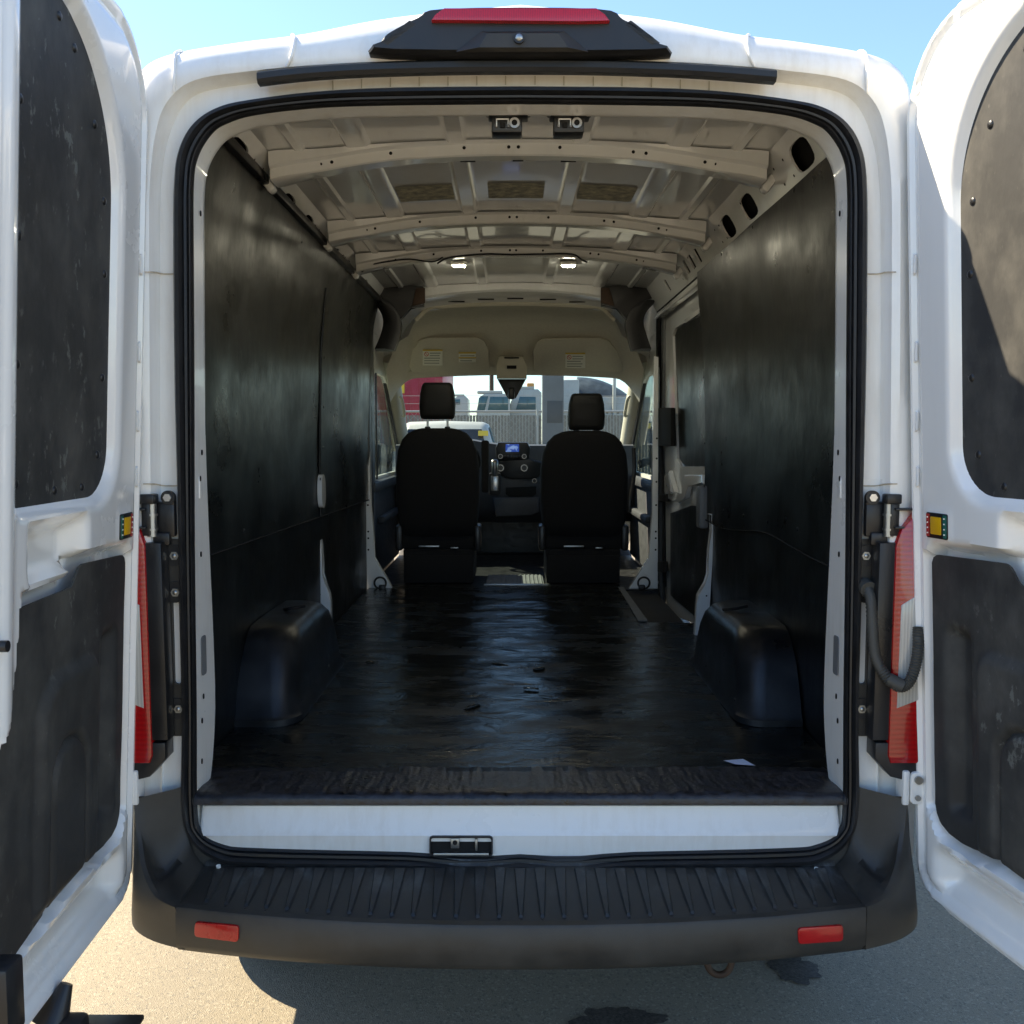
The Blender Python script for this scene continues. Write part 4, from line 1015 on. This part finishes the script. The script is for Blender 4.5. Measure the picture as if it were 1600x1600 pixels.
# ---- rear doors
W, ZB, ZT = .79, .485, 2.56
LEAN = .05
def zt_(s): return interp(s, [(.098, 1.330), (.104, 1.345), (.118, 1.353), (.345, 1.362), (.360, 1.358), (.372, 1.345), (.382, 1.331), (.395, 1.322), (.635, 1.318), (.642, 1.28), (.652, 1.20), (.668, 1.13), (.69, 1.09), (.735, 1.05)])
def zb_(s): return interp(s, [(.098, .76), (.105, .735), (.12, .715), (.15, .703), (.20, .70), (.24, .704), (.28, .713), (.32, .719), (.36, .72), (.45, .71), (.735, .66)])
def d_out(s, z): return -sdbox(s, z, 0, ZB, W, ZT, (.11, .03, .04, .24))
def hv(s, z):
    d = d_out(s, z)
    v = -.040+.040*sstep(.014, .040, d)
    v -= .010*(sstep(.048, .056, d)-sstep(.066, .076, d))*(1 if s < .4 or z > 2.3 or z < .7 else 1)
    v += .010*sstep(.66, .70, s)*sstep(.03, .06, d)
    up = sdbox(s, z, .177, 1.475, .668, 2.46, (.13, .03, .03, .34)); v -= .030*(1-sstep(-.035, .004, up))
    pk = sdbox(s, z, .335, 1.335, .62, 1.475, (.05, .05, .02, .03)); v -= .055*(1-sstep(-.045, .0, pk))
    lowp = max(z-zt_(s)-.004, zb_(s)-.004-z, (.096-s), s-.743); v -= .050*(1-sstep(.004, .028, lowp))
    tr = sdbox(s, z, .10, .535, .70, .675, (.05, .05, .05, .05)); v -= .045*(1-sstep(-.06, .0, tr))
    st = sdbox(s, z, .093, 1.385, .188, 1.458, .008); v += .0025*(1-sstep(-.006, .002, st))
    return v
def vz(v, z): return v+LEAN*(z-1.44)
for sx in (-1, 1):
    phi = R(-2.5 if sx < 0 else 10.7)
    hinge = Vector((-.905, -.03, 0)) if sx < 0 else Vector((.922, -.03, 0))
    u = Vector((sx*math.sin(phi), -math.cos(phi), 0)); nrm = Vector((-sx*math.cos(phi), -math.sin(phi), 0))
    # local frame: x = along the door, y = inner normal; mirror handled by the mapping below
    mp = lambda s, v, z: hinge+u*s+nrm*v+Vector((0, 0, z))
    b = B(); zs = frange(ZB, ZT, 208); ns = 100
    def lim(z):
        a = 0.0; r1, r2 = .24, .11
        if z > ZT-r1: a = r1-math.sqrt(max(0, r1*r1-(z-(ZT-r1))**2))
        if z < ZB+r2: a = r2-math.sqrt(max(0, r2*r2-(ZB+r2-z)**2))
        return a
    def fn(k, z):
        a = lim(z); s = a+(W-a)*k; return mp(s, vz(hv(s, z), z), z)
    g = b.grid(fn, frange(0, 1, ns), zs)
    g2 = b.grid(lambda k, z: mp(lim(z)-.012+(W-lim(z)+.012)*k, vz(-.075-.02*math.sin(math.pi*k)*.5, z), z), [0, .02, .25, .5, .75, .98, 1], zs[::4]+([zs[-1]] if zs[-1] != zs[::4][-1] else []))
    # rim between inner pressing and outer skin
    for k, kk in ((0, 0), (1, 1)):
        A = [fn(k, z) for z in zs]; C = [mp(lim(z)-.012 if k == 0 else W, vz(-.075, z), z) for z in zs]; D = [mp(lim(z)-.012 if k == 0 else W, vz(-.058, z), z) for z in zs]
        b.loft([A, D, C], False)
    for z in (zs[0], zs[-1]):
        A = [fn(k, z) for k in frange(0, 1, 20)]; C = [mp(lim(z)-.012+(W-lim(z)+.012)*k, vz(-.075, z), z) for k in frange(0, 1, 20)]
        b.loft([A, C], False)
    door = b.done('rear_door', 'door_white', van, 45, 'open left rear door with black boards' if sx < 0 else 'open right rear door with sunlit upper board')
    door.name = 'rear_door'
    # upper black board
    pts = rrect(.197, 1.49, .648, 2.44, (.115, .015, .02, .32), 12)
    b = B(); f0 = [mp(s, vz(-.0285, z), z) for s, z in pts]; b.prism(f0, nrm*.007, .0015); b.done('upper_panel', 'doorpanel', door, 30)
    # lower moulded board
    def lh(s, z):
        v = -.016
        ch = sdbox(s, z, .135, .74, .245, 1.21, .04); v -= .028*(1-sstep(-.045, .0, ch))
        bulge = sdbox(s, z, .25, .70, .56, 1.17, (.02, .02, .1, .06)); v += .014*(1-sstep(-.03, .0, bulge))
        arch = abs(sdbox(s, z, .33, .60, .50, 1.02, (.02, .02, .08, .085))); v -= .016*(1-sstep(.0, .016, arch))
        return v+.0015*NZ(s*14, z*9, sx)
    b = B()
    b.grid(lambda s, t: (lambda z: mp(s, vz(lh(s, z), z), z))(lerp(zb_(s), zt_(s), t)), frange(.099, .735, 104), frange(0, 1, 84))
    bmesh.ops.recalc_face_normals(b.bm, faces=b.bm.faces[:])
    bmesh.ops.solidify(b.bm, geom=b.bm.faces[:], thickness=.005); b.done('lower_panel', 'doorpanel', door, 50)
    # rivets
    L = []
    for s, z in ((.40, 2.37), (.295, 2.26), (.238, 2.12), (.228, 1.97), (.23, 1.75), (.25, 1.585), (.33, 1.52), (.46, 1.52), (.62, 1.54), (.62, 1.75), (.62, 1.97), (.62, 2.2), (.47, 2.40)):
        L.append((mp(s, vz(-.0215, z), z), nrm))
    rivets(L, door, .0095)
    # three-colour reflector plate
    b = B(); b.prism([mp(s, vz(.0026, z), z) for s, z in rrect(0.1030, 1.393, 0.1790, 1.451, .004, 2)], nrm*.003, .0008); rf = b.done('reflector_plate', 'seal', door)
    b = B(); b.prism([mp(s, vz(.0058, z), z) for s, z in rrect(0.1210, 1.402, 0.1590, 1.442, .002, 2)], nrm*.002, .0006); b.done('yellow_lens', 'yellow', door)
    b = B(); b.prism([mp(s, vz(.0058, z), z) for s, z in rrect(0.1045, 1.396, 0.1160, 1.448, .001, 2)], nrm*.001); b.done('red_strip', 'redtape', door)
    b = B(); b.prism([mp(s, vz(.0058, z), z) for s, z in rrect(0.1650, 1.396, 0.1775, 1.448, .001, 2)], nrm*.001); b.done('green_strip', 'greentape', door)
    b = B()
    for q in range(4):
        for s in (.110, .171): b.box(mp(s, vz(.0072, 1.404+q*.012), 1.404+q*.012), (.003, .003, .003))
    b.done('strip_mark', 'label', door)
    # slots along the hinge flange
    b = B()
    for z in (2.02, 1.82, 1.66, 1.53): b.prism([mp(s, vz(-.006, z), z+dz) for s, dz in ((.056, -.025), (.062, -.02), (.062, .02), (.056, .025))], nrm*.006, .001)
    b.done('flange_pad', 'door_white', door)
    # latch parts on the free edge, bottom bracket
    b = B(); b.cyl(mp(.735, vz(.008, 1.275), 1.275), mp(.735, vz(.022, 1.275), 1.275), .010, 12); b.done('latch_handle', 'plastic_s', door)
    b = B()
    if sx < 0: b.box(mp(.50, vz(.03, .47), .46), (.085, .05, .05), .014); b.box(mp(.50, vz(.06, .47), .440), (.20, .14, .012), .004); b.cyl(mp(.50, vz(.0, .5), .47), mp(.47, vz(.02, .55), .535), .036, 14, .012); b.done('bottom_bracket', 'plastic_s', door)
    b = B(); b.box(mp(.735, vz(.02, .70), .665), (.045, .06, .13), .008); b.done('latch_cover', 'plastic_s', door)
    b = B(); pz = mp(.025, vz(-.045, .56), .56); b.box(pz, (.006, .012, .016), .001); b.done('drain_slot', 'hole', door)

# ================================================================== LOOSE THINGS
p = atz(1155, 1190, FZ+.006)
b = B(); b.grid(lambda u, v: (p.x+u*.028+v*-.012, p.y+v*.022, matz(p.x, p.y)+.004+.002*u*v), [-1, 0, 1], [-1, 1]); o = b.done('paper_scrap', 'paper')
tag(o, 'small pale blue paper scrap lying on the black cargo floor near the sill', 'paper')

# ================================================================== YARD AHEAD OF THE VAN
FY = 25.0
zf = at(800, 643, FY).z
fence = empty('slatted_fence', 'chain link fence with pale privacy slats across the yard ahead of the van', 'fence', loc=(0, FY, 0))
def L2(o, x, y, z): return (x-o.location.x, y-o.location.y, z-o.location.z)
b = B()
b.tube([L2(fence, -16, FY, zf), L2(fence, 16, FY, zf)], .03, 8); b.done('top_rail', 'galv', fence)
post = None
for k in range(-6, 7):
    if post is None: b = B(); b.cyl((0, -.05, 0), (0, -.05, zf+.06), .04, 10); post = b.done('fence_post', 'galv', fence); o = post
    else: o = post.copy(); COL.objects.link(o)
    o.location = (k*2.6+.7, 0, 0)
b = B(); random.seed(5)
for k in range(360):
    x = -16+k*.089; b.box((x+.04, .02+.01*random.random(), zf/2-.04), (.074, .008, zf-.12-.03*random.random()))
o = b.done('privacy_slats', 'slat', fence, 0); o['kind'] = 'stuff'
b = B()
for k in range(360):
    x = -16+k*.089
    for q in (0, 1):
        pass
for k in range(-30, 150):
    x0 = -16+k*.22
    for d in (1, -1):
        xa, xb = (x0, x0+d*(zf-.1))
        if -16 < xa < 16 and -16 < xb < 16: b.loft([[Vector((xa, -.014, .05)), Vector((xa+.012, -.014, .05))], [Vector((xb, -.014, zf-.05)), Vector((xb+.012, -.014, zf-.05))]], False)
o = b.done('wire_mesh', 'galv', fence, 0); o['kind'] = 'stuff'
b = B()
for dz in (.22, .44): b.tube([L2(fence, -16, FY, zf+dz), L2(fence, 16, FY, zf+dz)], .006, 5)
b.done('strand_wire', 'galv', fence)

# parked white car between van and fence
CY = 16.0
pl, pr = at(655, 665, CY), at(752, 665, CY)
xc, ztop = (pl.x+pr.x)/2-.1, at(700, 659, CY).z
car = empty('parked_car', 'white parked vehicle with an orange sticker in its dark rear window, ahead of the windscreen', 'car', loc=(xc, CY, 0))
def carsec(y, w_, z0, z1, zs, ws):
    return [Vector((-w_, y, z0)), Vector((-w_, y, zs*.6)), Vector((-w_*.99, y, zs)), Vector((-ws, y, z1-.05)), Vector((-ws*.85, y, z1)), Vector((0, y, z1+.02)), Vector((ws*.85, y, z1)), Vector((ws, y, z1-.05)), Vector((w_*.99, y, zs)), Vector((w_, y, zs*.6)), Vector((w_, y, z0))]
b = B(); zs = ztop-.62
b.loft([carsec(-.25, .94, .35, zs*.9, zs*.7, .80), carsec(-.22, .97, .3, zs, zs*.8, .86), carsec(.0, .98, .3, ztop-.08, zs, .78), carsec(.15, .98, .3, ztop, zs, .80), carsec(1.6, .98, .3, ztop+.02, zs, .80), carsec(2.4, .98, .3, ztop-.05, zs, .78), carsec(3.1, .98, .3, zs+.02, zs, .82), carsec(4.1, .95, .3, zs-.15, zs-.2, .8), carsec(4.3, .9, .4, zs-.4, zs-.45, .75)], True, True, True); b.done('car_body', 'truckwhite', car, 50)
b = B(); b.prism([(-.70, -.03, ztop-.14), (.70, -.03, ztop-.14), (.80, -.19, zs+.04), (-.80, -.19, zs+.04)], (0, -.025, .0)); b.done('rear_window', 'darkglass', car)
for sx in (-1, 1):
    b = B()
    for y0, y1 in ((.25, 1.0), (1.1, 1.9), (2.0, 2.6)):
        b.prism([(sx*.975, y0, zs+.03), (sx*.975, y1, zs+.03), (sx*.83, min(y1, 2.35), ztop-.10), (sx*.83, y0+.05, ztop-.10)], (sx*.02, 0, 0))
    b.done('side_window', 'tealglass', car)
p = at(755, 677, CY-.15); b = B(); b.box((p.x-xc, -.16, p.z), (.19, .012, .10), 0, Matrix.Rotation(R(-18), 3, 'X')); st_ = b.done('window_sticker', 'labelyellow', car)
for wx_, wy_ in ((-.85, .6), (.85, .6), (-.85, 3.3), (.85, 3.3)):
    b = B(); b.cyl((wx_-.1, wy_, .33), (wx_+.1, wy_, .33), .33, 24); b.done('wheel', 'tyre', car)

# steel column in front of the fence
KY = 21.0
a, c = at(847, 620, KY), at(880, 620, KY)
col = empty('steel_column', 'tall grey column standing in front of the slatted fence', 'column', loc=((a.x+c.x)/2, KY, 0))
w_ = c.x-a.x
b = B(); b.box((0, 0, 3.0), (w_, w_, 6.0), .02); b.done('shaft', 'concrete', col)
z0, z1 = at(860, 661, KY).z, at(860, 627, KY).z
b = B(); b.box((.04, -w_/2-.004, (z0+z1)/2), (w_*.72, .012, z1-z0), .003); b.done('dark_plate', 'concrete_d', col)
b = B(); b.box((0, 0, .06), (w_*1.5, w_*1.5, .12), .02); b.done('base_plate', 'concrete', col)

# red trailer behind the fence at the left
TY = 31.0
a, c = at(560, 575, TY), at(692, 640, TY)
tr = empty('box_trailer', 'faded red box trailer with a yellow placard behind the fence', 'trailer', loc=((a.x+c.x)/2, TY, 0))
hw_ = (c.x-a.x)/2
b = B(); b.box((0, 3, 2.75), (2*hw_, 6, 2.9), .04)
for k in range(9): b.box((-hw_+.15+k*2*hw_/9, -.012, 2.75), (.03, .02, 2.7))
b.done('trailer_box', 'redtrailer', tr)
b = B(); b.box((0, -.02, 4.17), (2*hw_, .05, .08)); b.box((0, -.02, 1.33), (2*hw_, .05, .10)); b.done('trailer_rail', 'truckwhite', tr)
p = at(626, 607, TY-.05); q = at(634, 598, TY-.05)
b = B(); b.box((p.x-tr.location.x, -.04, p.z), (.26, .02, .32)); b.done('placard', 'labelyellow', tr)
for yy in (4.2, 5.2):
    for sx in (-1, 1): b = B(); b.cyl((sx*1.0-.15, yy, .5), (sx*1.0+.15, yy, .5), .5, 20); b.done('wheel', 'tyre', tr)

# lorries behind the fence
def truck(name, label, px0, px1, pytop, Yt, roofpx, wins, beacon=None, mat='truckwhite'):
    a, c = at(px0, pytop, Yt), at(px1, pytop, Yt)
    t = empty(name, label, 'truck', loc=((a.x+c.x)/2, Yt, 0)); hw_ = (c.x-a.x)/2
    b = B(); o = [(-hw_, 1.0), (-hw_, a.z-.55), (-hw_+.12, a.z-.10), (-hw_+.3, a.z), (hw_-.12, a.z), (hw_, a.z-.12), (hw_, 1.0)]
    b.prism([(x, 0, z) for x, z in o], (0, 2.3, 0), .05); b.done('cab', mat, t)
    for w4 in wins:
        P = [at(x, y, Yt-.02) for x, y in w4]; b = B(); b.prism([(p.x-t.location.x, p.y-Yt, p.z) for p in P], (0, .03, 0), .01); b.done('cab_window', 'tealglass', t)
    b = B(); b.box((0, 1.1, .75), (hw_*2.1, 2.2, .5), .05); b.done('chassis', 'black', t)
    for sx in (-1, 1): b = B(); b.cyl((sx*hw_*.6, -.02, .5), (sx*hw_*.6, .3, .5), .5, 20); b.done('wheel', 'tyre', t)
    b = B(); b.box((-hw_*.2, .3, a.z+.05), (hw_*1.5, .5, .10), .03); b.done('sun_shield', mat, t)
    if beacon:
        p = at(*beacon, Yt); b = B(); b.box((p.x-t.location.x, .2, p.z), (.26, .26, .26), .04); b.cyl((p.x-t.location.x, .2, a.z-.02), (p.x-t.location.x, .2, p.z), .05); b.done('beacon', 'amber', t)
    return t
truck('truck_cab', 'white truck cab with large dark windscreen behind the fence, right of the red trailer', 744, 797, 615, 30.0, 0, [[(748,622),(752,619),(763,619),(757,642),(746,642)], [(766,620),(794,620),(794,641),(762,641)]])
truck('sleeper_truck', 'pale grey truck cab with amber beacon behind the fence beside the column', 797, 846, 608, 32.0, 0, [[(806,640),(812,620),(837,620),(837,640)]], (829, 604))
truck('distant_truck', 'small far white truck between the red trailer and the nearer cabs', 706, 731, 619, 46.0, 0, [[(709,632),(711,624),(719,624),(719,632)]])
# dark rounded tank trailer
QY = 36.0
a, c = at(905, 600, QY), at(990, 600, QY); zc = at(940, 640, QY).z; zt_t = at(920, 586, QY).z
tk = empty('tank_trailer', 'dark blue rounded tank trailer behind the fence at the right', 'trailer', loc=(a.x, QY, 0))
b = B(); Ls = []
for x in frange(0, 2.4, 14):
    hgt = (zt_t-zc)*(1-.62*(x/2.2)**2.2 if x < 2.2 else .36)
    Ls.append([Vector((x, 1.2-1.2*math.cos(t), zc+max(.05, hgt)*math.sin(t))) for t in frange(0, math.pi, 12)]+[Vector((x, 2.4, 1.2)), Vector((x, 0, 1.2))])
b.loft(Ls, True, True, True); b.done('tank_shell', 'tank', tk, 60)
b = B(); b.box((1.5, -.1, (zc+1.2)/2+.4), (2.6, .08, zc-1.0), .02); b.done('tank_skirt', 'truckwhite', tk)
for k in range(4): b = B(); b.box((1.1+k*.22, -.15, zc-.12), (.08, .03, .08)); b.done('skirt_vent', 'black', tk)
p = at(960, 585, QY-.3); b = B(); b.cyl((p.x-a.x, -.3, 1.0), (p.x-a.x, -.3, p.z), .07, 12); b.done('exhaust_stack', 'truckwhite', tk)
for k in (0, 1): b = B(); b.cyl((.7+k*1.1, 0, .5), (.7+k*1.1, .3, .5), .5, 20); b.done('wheel', 'tyre', tk)
a, c = at(880, 593, 34.0), at(905, 593, 34.0)
bt = empty('white_trailer', 'plain white trailer end just right of the grey column', 'trailer', loc=((a.x+c.x)/2, 34.0, 0))
b = B(); b.box((0, 1.5, (a.z+1)/2), (c.x-a.x, 3, a.z-1), .05); b.done('trailer_box', 'truckwhite', bt)
b = B(); b.cyl((0, 1.0, .5), (.3, 1.0, .5), .5, 20); b.done('wheel', 'tyre', bt)
# distant pole
p = at(768, 570, 60.0)
po = empty('utility_pole', 'thin dark utility pole far beyond the trucks', 'pole', loc=(p.x, 60, 0))
b = B(); b.cyl((0, 0, 0), (0, 0, 9.5), .16, 10, .12); b.done('pole_shaft', 'rust', po)
b = B(); b.box((0, 0, 8.6), (2.2, .12, .14)); b.done('cross_arm', 'rust', po)
